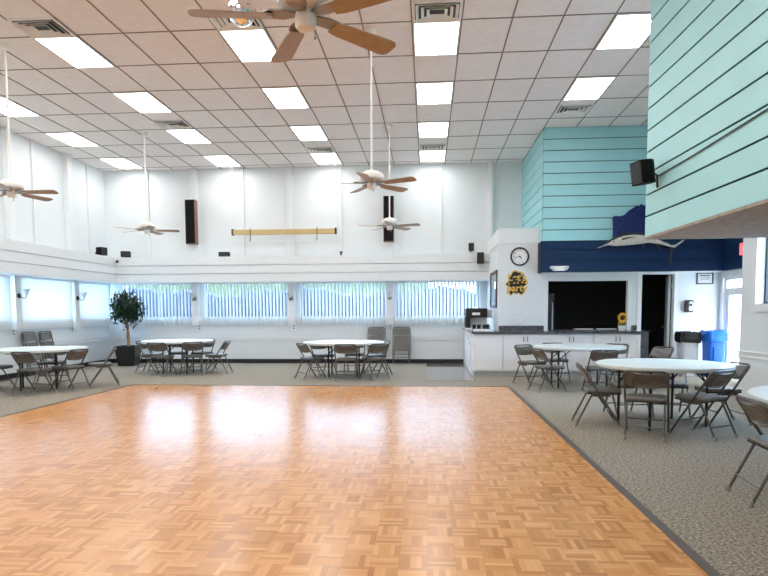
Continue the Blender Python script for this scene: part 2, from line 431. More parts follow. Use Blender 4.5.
# kitchen wall and clock block
struct(wall_x(1.56, XA, YK, YK+.12, 0, 2.30, [(2.63, 4.33, .94, 2.02), (4.62, 5.30, 0, 2.15)]).build('wall_kitchen', WALL))
struct(MB().box(1.56, 1.70, YK+.12, YB, 0, 3.17).box(1.56, 2.43, YK, YK+.12, 2.30, 3.17).box(1.70, 2.45, YK+.12, YB, 3.10, 3.17).build('wall_block', WALL))
struct(MB().box(1.545, 2.43, YK-.015, YK, 2.85, 3.17).box(1.545, 1.56, YK, YB, 2.85, 3.17).build('trim_6', TRIM), 'raised band on the clock wall')
f = MB()
for xa, xb, za, zb in ((2.55, 2.63, .94, 2.10), (4.33, 4.41, .94, 2.10), (2.63, 4.33, 2.02, 2.10), (4.53, 4.62, 0, 2.20), (5.30, 5.39, 0, 2.20), (4.62, 5.30, 2.15, 2.20)):
    f.box(xa, xb, YK-.02, YK, za, zb)
f.box(2.45, XA, YK-.03, YK, 2.17, 2.30)
struct(f.build('trim_7', TRIM), 'white casings of the hatch and the kitchen door')
# back kitchen shell, the unlit room put into its dark colour
struct(MB().box(1.70, XA, YK+.12, YB, 2.45, 2.5).build('ceiling_pantry', DARKW)); struct(MB().box(1.70, XA, YB-.03, YB, 0, 2.45).build('wall_pantry_back', DARKW), 'back kitchen wall coloured dark to read as unlit')
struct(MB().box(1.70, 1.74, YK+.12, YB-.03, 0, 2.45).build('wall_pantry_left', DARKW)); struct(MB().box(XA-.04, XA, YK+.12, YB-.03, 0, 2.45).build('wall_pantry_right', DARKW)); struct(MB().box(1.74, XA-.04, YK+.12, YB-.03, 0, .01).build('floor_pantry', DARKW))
# open door leaf inside the kitchen
e = bpy.data.objects.new('door_2', None); COL.objects.link(e); e.location = (5.28, YK+.13, 0); e.rotation_euler = (0, 0, math.radians(-16)); struct(e)
MB().box(-.045, 0, 0, .68, .01, 2.13).build('door_leaf', TRIM, e)
MB().tube([(-.045, .6, 1.0), (-.10, .6, 1.0), (-.10, .5, 1.0)], .01).build('door_handle', STEEL, e)
for z in (.25, 1.05, 1.85): MB().box(-.012, .012, -.03, .0, z, z+.11).build('hinge', STEEL, e)

# siding boxes: boards with real gaps, groove shade deepened by the dark backing colour
BH = .235
def siding(mb, gap, axis, a0, a1, pos, out, z0, z1, top=None):
    """horizontal boards; axis 'x' = runs along x at y=pos (faces -y), 'y' = runs along y at x=pos (faces -x)"""
    z = z0
    while z < z1-1e-3:
        zt = min(z+BH, z1)
        if axis == 'x':
            mb.box(a0, a1, pos, pos+.03, z+.008, zt-.008)
        else:
            mb.box(pos, pos+.03, a0, a1, z+.008, zt-.008)
        z = zt
    if axis == 'x': gap.box(a0, a1, pos+.014, pos+.06, z0, z1)
    else: gap.box(pos+.014, pos+.06, a0, a1, z0, z1)
ZN, ZS = 2.845, 2.19
t, tg, n, ng = MB(), MB(), MB(), MB()
siding(t, tg, 'x', 2.43, XA, YT, 0, ZN, ZC); siding(t, tg, 'y', YT+.03, YB, 2.43, 0, ZN, ZC)
siding(n, ng, 'x', 2.40, XA, YT-.015, 0, ZS, ZN); siding(n, ng, 'y', YT+.015, YK+.0, 2.40, 0, ZS, ZN)
siding(n, ng, 'y', 9.97, YT-.015, XA-.12, 0, ZS, ZN); siding(t, tg, 'y', 9.97, YT, XA-.12, 0, ZN, ZC)
struct(t.build('wall_teal', TEAL), 'pale teal board siding box'); struct(tg.build('wall_teal_backing', TEALGAP))
struct(n.build('wall_navy', NAVY), 'navy board siding band'); struct(ng.build('wall_navy_backing', NAVYGAP))
struct(MB().box(2.44, XA, YT+.05, YK, ZS, ZS+.02).box(XA-.07, XA, 9.97, YT, ZS, ZS+.02).build('trim_8', TRIM))

# near right soffit with teal siding, its face turned a little off the room axis
ang = math.atan2(2.52-2.44, 6.99-4.69)
M = tr(2.44, 6.99, 0) @ rotz(ang)       # local -y runs along the face towards the camera
t, tg = MB(), MB(); L_ = 9.3
z = 2.18
while z < ZC-1e-3:
    zt = min(z+BH, ZC)
    t.box(0, .03, -L_, 0, z+.010, zt-.010, M); z = zt
tg.box(.014, .05, -L_, -.006, 2.185, ZC, M)
for j in range(13):
    za, zb = 2.18+j*BH+.0085, min(2.18+(j+1)*BH-.0085, ZC)
    t.box(2.48, XR, 6.97, 6.99, za, zb)
tg.box(2.46, XR, 6.95, 6.975, 2.185, ZC)
struct(t.build('wall_soffit', TEAL), 'pale teal board siding of the near soffit'); struct(tg.build('wall_soffit_backing', TEALGAP))
sb = MB(); P = [(M @ Vector((.004, 0, 0))).xy[:], (M @ Vector((.004, -L_, 0))).xy[:], (XR, YF), (XR, 6.985)]
sb.prism(P, 2.165, 2.19)
struct(sb.build('ceiling_soffit', UNDER), 'rough beige underside of the soffit')

# ------------------------------------------------------------------ vertical blinds
def vane_mb(pts, z0, z1, ang, wv):
    mb = MB()
    for (x, y) in pts:
        c, s = math.cos(ang), math.sin(ang)
        n_ = 4; pr = []
        for i in range(n_+1):
            u = (i/n_-.5)*wv; d = .006*math.cos(PI*(i/n_-.5))
            pr.append((x+u*c-d*s, y+u*s+d*c))
        q = [(px-.0012*s*-1, py-.0012*c) for px, py in reversed(pr)]
        mb.prism(pr+q, z0, z1)
    return mb
BLAB = ['half-open white vertical blind behind the potted ficus', 'half-open white vertical blind above the table nearest the ficus',
        'half-open white vertical blind above the middle round table', 'half-open white vertical blind beside the black beverage machine']
for i, (a, b) in enumerate(BW):
    e = thing('vertical_blind', BLAB[i], 'blind', ((a+b)/2, YB-.09, 1.03), 0, 'vertical blinds on the back wall')
    w = (b-a)/2+.06
    MB().box(-w, w, -.03, .03, 1.10, 1.15).build('headrail', WHITEP, e)
    nv = int(2*w/.092)
    pts = [(-w+.046+j*2*w/nv, 0) for j in range(nv)]
    vane_mb(pts, 0, 1.10, math.radians([139, 138, 136, 134][i]), .089).build('vanes', VANE, e)
    MB().tube([(-w+.02, -.05, 1.1), (-w+.02, -.05, .15)], .004, 6).build('pull_cord', WHITEP, e)
LLAB = ['closed vertical blind cut by the left picture edge', 'closed white vertical blind above the two folded chairs on the left wall', 'closed white vertical blind in the left corner before the ficus']
for i, (a, b) in enumerate(LW):
    e = thing('vertical_blind', LLAB[i], 'blind', (XL+.09, (a+b)/2, 1.03), 0, 'vertical blinds on the left wall')
    w = (b-a)/2+.06
    MB().box(-.03, .03, -w, w, 1.10, 1.15).build('headrail', WHITEP, e)
    nv = int(2*w/.082)
    pts = [(0, -w+.041+j*2*w/nv) for j in range(nv)]
    vane_mb(pts, 0, 1.10, math.radians(90-16), .089).build('vanes', VANE, e)
    MB().tube([(.05, w-.02, 1.1), (.05, w-.02, .15)], .004, 6).build('pull_cord', WHITEP, e)

# ------------------------------------------------------------------ ceiling lights and vents
def ceiling_light(x, y, label):
    e = thing('ceiling_light', label, 'ceiling light', (x+.33, y+.526, ZC), 0, 'fluorescent panels in the ceiling')
    w, h = .315, .514; f = MB(); t = .02
    f.box(-w, -w+t, -h, h, -.02, -.0); f.box(w-t, w, -h, h, -.02, 0); f.box(-w+t, w-t, -h, -h+t, -.02, 0); f.box(-w+t, w-t, h-t, h, -.02, 0)
    f.build('light_frame', WHITEP, e)
    MB().box(-w+t, w-t, -h+t, h-t, -.016, -.002).build('diffuser', LAMP, e)
R0 = [8.19, 10.294, 12.398, 14.502]
COLS = [(-8.13, 'far-left column above the left wall', [1,2,3]), (-5.49, 'column left of the mirror ball', [0,1,2,3]),
        (-2.85, 'column lined up behind the mirror ball', [0,1,2,3]), (-.21, 'middle column right of the near fan', [0,1,2,3]), (2.43, 'right-hand column beside the teal soffit', [0,1])]
ORD = {4: ['nearest', 'second', 'third', 'farthest'], 3: ['nearest', 'middle', 'farthest'], 2: ['nearer', 'farther']}
for x, nm, rows in COLS:
    for q, r in enumerate(rows):
        ceiling_light(x, R0[r], f'bright white ceiling panel, {ORD[len(rows)][q]} of {len(rows)} in the {nm}')
# the same panels on towards and behind the camera, as lamps
for x in (-8.13, -5.49, -2.85, -.21):
    for k in range(1, 5):
        y = 8.19-2.104*k
        l = bpy.data.lights.new('panel_lamp', 'AREA'); l.shape = 'RECTANGLE'; l.size = .6; l.size_y = 1.0; l.energy = PI*7.5*.6; l.color = (1, .985, .97)
        o = bpy.data.objects.new('panel_lamp', l); COL.objects.link(o); o.location = (x+.33, y+.526, ZC-.02)
l = bpy.data.lights.new('panel_lamp', 'AREA'); l.shape = 'RECTANGLE'; l.size = .6; l.size_y = 1.0; l.energy = PI*7.5*.6
o = bpy.data.objects.new('panel_lamp', l); COL.objects.link(o); o.location = (XL+.4, 8.7, ZC-.02)

def vent(x, y, label):
    e = thing('ceiling_vent', label, 'vent', (x+.33, y+.25, ZC), 0, 'square air diffusers in the ceiling')
    MB().box(-.30, .30, -.235, .235, -.004, -.001).build('duct_shade_plate', BLACK, e)  # flat black plate painted for the dark inside the duct
    f = MB(); t = .03
    f.box(-.315, -.285, -.25, .25, -.022, 0); f.box(.285, .315, -.25, .25, -.022, 0); f.box(-.285, .285, -.25, -.22, -.022, 0); f.box(-.285, .285, .22, .25, -.022, 0)
    f.build('vent_frame', WHITEP, e)
    f = MB()
    for s in (.235, .165, .095):
        wx, wy = s, s*.78
        o = .035; zz0, zz1 = -.012, -.045
        def slat(p):
            a = [Vector(q) for q in p]; n = (a[1]-a[0]).cross(a[2]-a[0]).normalized()*.004
            v = f._v(a+[q+n for q in a])
            for fc in ((0,1,2,3),(7,6,5,4),(0,4,5,1),(1,5,6,2),(2,6,7,3),(3,7,4,0)): f.bm.faces.new([v[i] for i in fc])
        slat([(-wx-o,-wy-o,zz1),(wx+o,-wy-o,zz1),(wx,-wy,zz0),(-wx,-wy,zz0)])
        slat([(wx+o,wy+o,zz1),(-wx-o,wy+o,zz1),(-wx,wy,zz0),(wx,wy,zz0)])
        slat([(-wx-o,wy+o,zz1),(-wx-o,-wy-o,zz1),(-wx,-wy,zz0),(-wx,wy,zz0)])
        slat([(wx+o,-wy-o,zz1),(wx+o,wy+o,zz1),(wx,wy,zz0),(wx,-wy,zz0)])
    f.build('louvre', FANW, e)
for x, y, nm in ((-5.49, 7.68, 'square louvred ceiling vent at top left before the nearest panel'), (-5.49, 11.80, 'square louvred ceiling vent above the far left fan rod'),
                 (-.21, 7.68, 'square louvred ceiling vent at the top of the middle panel column'), (2.43, 11.60, 'square louvred ceiling vent before the far teal siding box'),
                 (-.21, 13.98, 'square louvred ceiling vent before the farthest middle panel'), (-2.85, 13.98, 'square louvred ceiling vent above the hanging tan case'),
                 (-2.85, 7.68, 'square louvred ceiling vent right behind the mirror ball')):
    vent(x, y, nm)

# ------------------------------------------------------------------ ceiling fans
def make_fan(zb):
    e = thing('ceiling_fan', '', 'ceiling fan', (0, 0, zb), 0, 'five-blade ceiling fans on long rods')
    H = ZC-zb
    MB().lathe([(.02, H-.09), (.055, H-.07), (.07, H-.0)], 20).build('canopy', FANW, e, True)
    MB().tube([(0, 0, .16), (0, 0, H-.05)], .014, 10).build('downrod', FANW, e, True)
    MB().lathe([(.02, .20), (.03, .175), (.10, .165), (.155, .13), (.17, .095), (.16, .06), (.11, .035), (.06, .03)][::-1], 28).build('motor_housing', FANW, e, True)
    MB().lathe([(.02, -.075), (.05, -.07), (.062, -.055), (.064, .0), (.055, .035)], 24).build('switch_housing', FANW, e, True)
    MB().tube([(.04, -.03, -.06), (.042, -.032, -.11)], .003, 6).lathe([(.003, -.125), (.008, -.118), (.003, -.108)], 8, tr(.042, -.032, 0)).build('pull_chain', BRASS, e)
    for k in range(5):
        R = rotz(2*PI*k/5) 
        br = MB()
        br.prism([(.05, -.02), (.13, -.055), (.215, -.05), (.25, -.02), (.25, .02), (.215, .05), (.13, .055), (.05, .02)], .008, .018, R)
        b = br.build('blade_bracket', FANW if k % 1 else BRASS, e)
        pr = [(.19, -.045), (.25, -.058), (.60, -.074), (.645, -.068), (.667, -.045), (.67, 0), (.667, .045), (.645, .068), (.60, .074), (.25, .058), (.19, .045)]
        MB().prism(pr, -.004, .004, R @ tr(0, 0, .0) @ rotx(math.radians(-12))).build('blade', BLADE, e)
    return e
FANS = [(-.71, 3.57, 3.08, 45, 'large ceiling fan nearest the camera, cut by the top picture edge'), (-.77, 8.36, 3.13, -24.5, 'ceiling fan hanging in the middle above the hanging tan case end'),
        (-.79, 12.61, 3.15, -18, 'smaller far ceiling fan in front of the right column speaker'), (-6.02, 12.58, 3.14, 16, 'far ceiling fan hanging left of the left column speaker'),
        (-6.02, 8.38, 3.12, 3, 'ceiling fan at the left picture edge')]
for i, (x, y, z, a, lab) in enumerate(FANS):
    f = make_fan(z)
    f.location = (x, y, z); f.rotation_euler = (0, 0, math.radians(a)); f['label'] = lab

# mirror ball
e = thing('mirror_ball', 'small silver mirror ball hanging beside the near fan', 'mirror ball', (-2.06, 6.73, 4.69), 0)
mb = MB(); bmesh.ops.create_uvsphere(mb.bm, u_segments=36, v_segments=20, radius=.15); mb.build('ball', MIRROR, e)
MB().lathe([(.03, .14), (.035, .165), (.02, .18)], 16).build('top_cap', CHROME, e, True)
MB().tube([(0, 0, .17), (0, 0, .40)], .006, 8).build('hanging_rod', CHROME, e)
MB().lathe([(.03, .39), (.05, .41), (.05, .50)], 16).build('motor', FANW, e, True)

# ------------------------------------------------------------------ folding chairs
def chair_frame(bm, pts, r=.0115): bm.tube(pts, r, 8)
TOPZ, TOPY, FY = .735, -.245, .235
def make_chair():
    e = thing('folding_chair', '', 'chair')
    hx = .215
    d = Vector((0, FY-TOPY, -TOPZ)).normalized()
    def post(z): t_ = (TOPZ-z)/TOPZ; return TOPY+(FY-TOPY)*t_
    # inverted U back frame down to the seat
    r = .05; top = []
    zt = TOPZ-.012
    for s in (1, -1):
        pass
    up = -d
    pts = [(-hx, post(.40), .40)]
    base = Vector((0, post(zt), zt))
    cl = Vector((-hx, post(zt), zt))-up*r
    for k in range(5):
        a = PI/2*k/4; pts.append(tuple(Vector((-hx+r, cl.y, cl.z))+Vector((-1, 0, 0))*r*math.cos(a)+up*r*math.sin(a)))
    for k in range(5):
        a = PI/2*(1-k/4); pts.append(tuple(Vector((hx-r, cl.y, cl.z))+Vector((1, 0, 0))*r*math.cos(a)+up*r*math.sin(a)))
    pts.append((hx, post(.40), .40))
    MB().tube(pts, .0128, 8).build('back_frame', FRAMEG, e, True)
    for s in (-1, 1):
        lg = MB().tube([(s*hx, post(.41), .41), (s*hx, post(.03), .03)], .0128, 8).build('leg', FRAMEG, e, True)
        MB().lathe([(.015, 0), (.017, .005), (.016, .04), (.012, .05)], 10, tr(s*hx, post(.0)-.012, 0)).build('foot_cap', RUBBER, lg, True)
        lg = MB().tube([(s*.188, -.09, .405), (s*.188, -.27, .03)], .012, 8).build('leg', FRAMEG, e, True)
        MB().lathe([(.014, 0), (.016, .005), (.015, .04), (.011, .05)], 10, tr(s*.188, -.278, 0)).build('foot_cap', RUBBER, lg, True)
        MB().box(s*.203-.006, s*.203+.006, -.10, .10, .36, .395).build('hinge_plate', FRAMEG, e)
    MB().tube([(-hx, post(.16), .16), (hx, post(.16), .16)], .008, 6).build('cross_brace', FRAMEG, e, True)
    y = -.09-.18*(.405-.13)/.375
    MB().tube([(-.188, y, .13), (.188, y, .13)], .008, 6).build('cross_brace', FRAMEG, e, True)
    # backrest: rounded, gently bowed panel on the frame
    zc = .635; yc = post(zc)
    th = math.atan2(d.y, -d.z)         # lean
    Mx = tr(0, yc, zc) @ rotx(PI/2-0) @ rotx(th)
    def bowed(w, h, rr, d0, d1):
        mb = MB(); pl = rrect(w, h, rr, 5)
        # finer top and bottom edges so the panel can bow
        fine = []
        for i in range(len(pl)):
            a, b = pl[i], pl[(i+1) % len(pl)]; fine.append(a)
            if abs(a[0]-b[0]) > .1:
                for k in range(1, 6): fine.append((a[0]+(b[0]-a[0])*k/6, a[1]))
        R = []
        for dd in (d0, d1):
            R.append([Mx @ Vector((x, y_, dd+.035*(1-(x/.2)**2))) for x, y_ in fine])
        mb.loft(R); return mb
    bowed(.405, .185, .045, -.004, .006).build('back_shell', PADBACK, e, False)
    bowed(.395, .175, .045, -.020, -.004).build('backrest', PAD, e, False, .005)
    # seat
    pl = [(-.195, -.16), (.195, -.16), (.20, .10), (.19, .19), (.15, .235), (-.15, .235), (-.19, .19), (-.20, .10)]
    MB().prism(pl, .398, .436).build('seat', PAD, e, False, .014)
    MB().prism([(x*.98, y*.98) for x, y in pl], .385, .399).build('seat_pan', DKMETAL, e)
    return e
chair0 = make_chair()
first = [True]
def chair(x, y, h, label, group):
    c = chair0 if first[0] else copy_tree(chair0)
    first[0] = False
    c.location = (x, y, .0); c.rotation_euler = (0, 0, math.atan2(-h[0], h[1]))
    c['label'] = label; c['group'] = group
G = 'chairs around the right front table'
chair(2.06, 7.32, (.97, -.12), 'grey folding chair on the left of the big front-right table, facing right', G)
chair(2.38, 6.64, (.40, .92), 'grey folding chair seen from behind at the near side of the front-right table', G)
chair(3.00, 6.72, (-.55, .83), 'grey folding chair seen obliquely from behind, nearest the cropped table on the right', G)
chair(2.60, 7.95, (.12, -1), 'folding chair tucked behind the front-right table, left of the two far seats', G)
chair(3.14, 7.98, (-.2, -1), 'folding chair tucked behind the front-right table, right of the two far seats', G)
chair(3.54, 7.48, (-1, -.05), 'folding chair at the right end of the front-right table, its back half hidden', G)
chair(2.53, 4.40, (.99, -.07), 'nearest folding chair, cut by the right picture edge, facing the cropped round table', 'chair at the cropped right table')
G = 'chairs around the table before the kitchen counter'
chair(1.94, 11.32, (.55, -.83), 'folding chair by the dance floor corner before the cabinets, turned towards the camera', G)
chair(2.07, 10.38, (.95, .3), 'side-on folding chair at the left end of the counter table by the dance floor corner', G)
chair(2.52, 11.92, (.1, -1), 'folding chair between the counter table and the cabinets, facing the camera', G)
chair(2.86, 10.12, (-.05, 1), 'folding chair at the near side of the counter table, brown back to the camera', G)
chair(3.54, 11.62, (-.5, -.85), 'folding chair behind the right end of the counter table, only its back top showing', G)
chair(3.95, 10.72, (-.88, -.45), 'cream-lit folding chair standing before the open kitchen doorway', G)
G = 'chairs around the middle table at the back wall'
chair(-2.40, 12.18, (.75, .65), 'folding chair at the left end of the middle back table, seen from behind', G)
chair(-1.63, 11.90, (-.05, 1), 'folding chair with its back to the camera, centred before the middle back table', G)
chair(-1.08, 12.04, (-.6, .8), 'folding chair at the front right of the middle back table, turned inward', G)
chair(-1.10, 12.97, (-.9, -.4), 'folding chair at the right end of the middle back table, before the folded chairs', G)
chair(-2.32, 13.10, (.65, -.75), 'folding chair at the far left of the middle back table', G)
chair(-1.65, 13.44, (0, -1), 'folding chair hidden behind the middle back table, against the wall side', G)
G = 'chairs around the table beside the ficus'
chair(-5.78, 12.60, (.10, 1), 'folding chair with its back to the camera, left front of the table beside the ficus', G)
chair(-5.19, 12.80, (-.5, .86), 'folding chair with its back to the camera, right front of the table beside the ficus', G)
chair(-4.72, 13.12, (-1, 0), 'folding chair in profile, off the right end of the table beside the ficus', G)
chair(-6.34, 13.22, (1, 0), 'folding chair next to the plant pot, left end of that table', G)
chair(-5.95, 13.84, (.25, -1), 'folding chair on the wall side of the table beside the ficus, nearer the plant', G)
chair(-5.36, 13.86, (-.25, -1), 'folding chair on the wall side of the table beside the ficus, farther from the plant', G)
G = 'chairs around the left table'
chair(-6.64, 9.58, (.22, .97), 'folding chair with its back to the camera at the left picture edge', G)
chair(-6.36, 10.14, (-.95, .2), 'folding chair at the right end of the left table, brown back turned away', G)
chair(-6.10, 10.76, (-.85, -.45), 'folding chair pulled out between the left table and the plant pot, facing left', G)
chair(-7.72, 10.10, (1, .12), 'folding chair at the far left end of the left table, mostly cropped', G)
chair(-7.30, 11.12, (.12, -1), 'folding chair behind the left table, facing the camera under the table edge', G)

# folded chairs leaning on the walls
def make_folded():
    e = thing('folded_chair', '', 'chair')
    lean = rotx(math.radians(-9))      # local: stands on z=0, leans towards +y
    def T(p): return lean @ Vector(p)
    r = .06; hx = .225; Ht = .97
    pts = [(-hx, 0, .02)]
    for k in range(5): a = PI/2*k/4; pts.append((-hx+r-r*math.cos(a), 0, Ht-r+r*math.sin(a)))
    for k in range(5): a = PI/2*(1-k/4); pts.append((hx-r+r*math.cos(a), 0, Ht-r+r*math.sin(a)))
    pts.append((hx, 0, .02))
    MB().tube([T(p) for p in pts], .0125, 8).build('back_frame', FRAMEG, e, True)
    for s in (-1, 1): MB().tube([T((s*.19, -.035, .50)), T((s*.19, -.03, .03))], .011, 8).build('leg', FRAMEG, e, True)
    M_ = lean @ tr(0, -.012, .865) @ rotx(PI/2)
    MB().prism(rrect(.41, .17, .05), -.015, .015, M_).build('backrest', PAD, e, False, .006)
    M_ = lean @ tr(0, -.03, .545) @ rotx(PI/2)
    MB().prism(rrect(.39, .40, .05), -.02, .022, M_).build('seat', PAD, e, False, .01)
    MB().tube([T((-.19, -.03, .17)), T((.19, -.03, .17))], .008, 6).build('cross_brace', FRAMEG, e, True)
    MB().tube([T((-.22, 0, .26)), T((.22, 0, .26))], .008, 6).build('cross_brace', FRAMEG, e, True)
    return e
fold0 = make_folded()
FOLD = [(-.68, 15.60, 0, 'folded chair leaning on the back wall, right of the pair'), (-1.34, 15.60, 0, 'folded chair leaning on the back wall, left of the pair, behind the table end'),
        (XL+.25, 12.36, PI/2, 'folded chair leaning on the left wall, left of the pair'), (XL+.25, 12.92, PI/2, 'folded chair leaning on the left wall, right of the pair')]
for i, (x, y, a, lab) in enumerate(FOLD):
    f = fold0 if i == 0 else copy_tree(fold0)
    f.location = (x, y, 0); f.rotation_euler = (0, 0, a); f['label'] = lab; f['group'] = 'folded chairs against the walls'

# ------------------------------------------------------------------ round tables
def make_table(R, ls=1.0):
    lx, ly = .46*R/.88*ls, .32*R/.88*ls
    e = thing('round_table', '', 'table', group='round folding tables')
    MB().lathe([(R-.03, .690), (R-.008, .695), (R, .705), (R, .733), (R-.006, .74), (R-.03, .742)], 56).build('tabletop', PLAST, e, True)
    for sx in (-1, 1):
        for sy in (-1, 1):
            x, y = sx*lx, sy*ly
            lg = MB().tube([(x, y, .69), (x, y, 0)], .0165, 10).build('leg', TLEG, e, True)
            MB().tube([(x, y, .50), (x, y-sy*.17, .69)], .009, 6).build('strut', TLEG, lg, True)
            MB().tube([(x, y, .50), (x-sx*.22, y, .69)], .009, 6).build('strut', TLEG, lg, True)
        MB().tube([(sx*lx, -ly, .62), (sx*lx, ly, .62)], .012, 6).build('cross_bar', TLEG, e, True)
    for sy in (-1, 1): MB().box(-.48, .48, sy*.30-.015, sy*.30+.015, .66, .69).build('apron_rail', TLEG, e)
    return e
TABS = [(2.80, 7.32, 20, .755, 'large round white folding table nearest the camera on the right carpet'), (2.73, 11.0, 0, .80, 'round white folding table in front of the kitchen counter'),
        (-1.77, 12.58, 0, .86, 'round white folding table in the middle by the back wall'), (-7.02, 10.28, 30, .80, 'round white folding table cut by the left picture edge'),
        (3.24, 4.40, 45, .86, 'round white folding table cut by the right picture edge')]
for x, y, a, R_, lab in TABS:
    t = make_table(R_, 1.0 if x > 0 and x < 3 else .66)
    t.location = (x, y, 0); t.rotation_euler = (0, 0, math.radians(a)); t['label'] = lab
t = make_table(.79, .66); t.location = (-5.68, 13.22, 0); t['label'] = 'smaller round white folding table beside the potted ficus'

# ------------------------------------------------------------------ speakers
def column_speaker(x, label):
    e = thing('column_speaker', label, 'speaker', (x, YB-.25, 3.76), 0, 'tall column speakers on the back wall')
    MB().box(-.135, .135, -.10, .10, -.58, .58).build('cabinet', SPKWOOD, e, False, .006)
    MB().box(-.12, .12, -.115, -.10, -.565, .565).build('grille', SPK, e, False, .004)
    f = MB(); f.box(-.03, .03, .10, .16, -.3, .3); f.build('wall_bracket', DKMETAL, e)
    MB().tube([(-.03, .15, -.59), (-.03, .15, -.96)], .006, 6).tube([(.04, .15, -.59), (.04, .15, -.96)], .006, 6).build('cable', WHITEP, e)
column_speaker(-6.24, 'tall black column speaker on the back wall, left of the hanging tan case')
column_speaker(-1.00, 'tall black column speaker on the back wall, right of the hanging tan case')
def small_speaker(loc, rz, w, h, d, label, tilt=0.0, wedge=False):
    e = thing('wall_speaker', label, 'speaker', loc, rz, 'small black speakers')
    Mx = rotx(tilt)
    if wedge: MB().prism([(-w/2, -d/2), (w/2, -d/2), (w/2, d*.1), (w*.18, d/2), (-w*.18, d/2), (-w/2, d*.1)], -h/2, h/2, Mx).build('cabinet', SPK, e, False, .006)
    else: MB().box(-w/2, w/2, -d/2, d/2, -h/2, h/2, Mx).build('cabinet', SPK, e, False, .008)
    MB().box(-w/2+.012, w/2-.012, -d/2-.008, -d/2, -h/2+.012, h/2-.012, Mx).build('grille', BLACK, e)
    MB().tube([(0, d/2-.01, 0), (0, d/2+.05, -.02), (0, d/2+.06, -h/2-.03)], .012, 6).build('mounting_bracket', DKMETAL, e)
small_speaker((XL+.42, 14.82, 2.94), math.radians(70), .20, .20, .26, 'black wedge speaker on the left wall ledge', 0, True)
small_speaker((-8.02, 15.50, 2.93), math.radians(20), .24, .15, .16, 'small black speaker on the ledge corner above the ficus')
small_speaker((-5.30, 15.40, 2.86), 0, .26, .17, .16, 'small black speaker on the ledge below the left end of the hanging case')
small_speaker((1.13, 15.72, 3.03), 0, .13, .20, .14, 'smaller black speaker on the wall above the ledge near the clock')
small_speaker((1.32, 15.18, 2.70), 0, .16, .27, .16, 'black speaker on the ledge front beside the clock wall')
small_speaker((2.285, 6.60, 2.82), math.radians(-72), .19, .24, .20, 'black speaker mounted on the teal siding of the near soffit', math.radians(8), True)
e = thing('security_camera', 'tiny black camera on the ledge right of the hanging case', 'camera', (-2.25, 15.6, 2.88))
MB().lathe([(.03, -.05), (.035, -.04), (.015, 0), (.015, .03)], 12).build('mount', BLACK, e, True)
MB().tube([(0, .05, .05), (0, -.07, .03)], .032, 12).build('camera_body', BLACK, e, True)
e = thing('dome_camera', 'small black dome camera on the ledge face in the left corner', 'camera', (-8.13, 15.27, 2.72))
MB().lathe([(.045, 0), (.045, .02)], 16, rotx(PI/2)).build('dome_base', WHITEP, e, True)
MB().lathe([(.04, .02), (.034, .04), (.02, .055), (.004, .06)], 16, rotx(PI/2)).build('dome', BLACK, e, True)
# cable from the soffit speaker along the siding
cp = [(M @ Vector((-.012, y_, z_)))[:] for y_, z_ in ((-.3, 2.79), (-1.0, 2.80), (-2.0, 2.835), (-3.2, 2.88), (-4.2, 2.90))]
tag(MB().tube(cp, .007, 6).build('speaker_cable', BLACK), 'thin black speaker cable running along the teal siding', 'cable')

# hanging tan case with rod
e = thing('projection_screen', 'long tan screen case hanging by two cables before the back wall', 'screen', (-3.73, 15.5, 3.46), 0)
MB().box(-1.36, 1.36, -.055, .055, -.065, .065).build('case', TAN, e, False, .012)
for s in (-1, 1):
    MB().box(s*1.36-.02, s*1.36+.02, -.062, .062, -.075, .085).build('end_cap', DKMETAL, e)
    MB().tube([(s*1.35, 0, .08), (s*1.35, 0, ZC-3.46)], .006, 6).build('suspension_cable', WHITEP, e)
    MB().tube([(s*.88, -.065, .10), (s*.88, -.065, -.10), (s*.88, -.065, -.21), (s*.88-.02, -.05, -.24)], .010, 6).build('hook', DKMETAL, e)
MB().tube([(-1.06, -.05, -.235), (1.12, -.05, -.235)], .009, 6).build('pull_bar', WHITEP, e)
MB().tube([(0.02, -.05, -.065), (0.02, -.05, -.72)], .004, 6).build('pull_cord', WHITEP, e)

# ------------------------------------------------------------------ sconces and outlet boxes
def sconce(x, y, rz, label, pm=None):
    e = thing('wall_sconce', label, 'wall lamp', (x, y, 1.74), rz, 'bell-shaped wall sconces')
    MB().lathe([(.055, 0), (.055, .012), (.035, .028)], 20, rotx(PI/2)).build('back_plate', pm or DKMETAL, e, True)
    MB().tube([(0, -.02, 0), (0, -.09, -.05), (0, -.15, -.05), (0, -.17, .0)], .008, 8).build('arm', DKMETAL, e, True)
    MB().lathe([(.022, .0), (.035, .02), (.045, .07), (.06, .11), (.085, .14), (.081, .141), (.055, .112), (.04, .07), (.03, .025), (.015, .01)], 24, tr(0, -.17, 0), cap=False).build('shade', CANDLE, e, True)
for x, lab in ((-6.24, 'left of the three on the back wall, near the ficus'), (-3.62, 'middle of the three on the back wall'), (-.99, 'right of the three on the back wall, above the folded chairs')):
    sconce(x, YB-.16, 0, 'bell-shaped wall sconce, '+lab, BRASS)
sconce(XL+.16, 12.03, PI/2, 'bell-shaped wall sconce on the left wall, nearer the picture edge')
sconce(XL+.16, 14.15, PI/2, 'bell-shaped wall sconce on the left wall, nearer the corner')
def outlet(name, loc, rz, label, w=.11, h=.15, group='outlet boxes under the window posts', slot=True):
    e = thing(name, label, 'outlet', loc, rz, group)
    MB().box(-w/2, w/2, -.03, 0, -h/2, h/2).build('cover', WHITEP, e, False, .004)
    for s in (-1, 1):
        MB().box(-.018, .018, -.034, -.03, s*h*.22-.016, s*h*.22+.016).build('socket', BLACK if slot else GREYBIN, e)
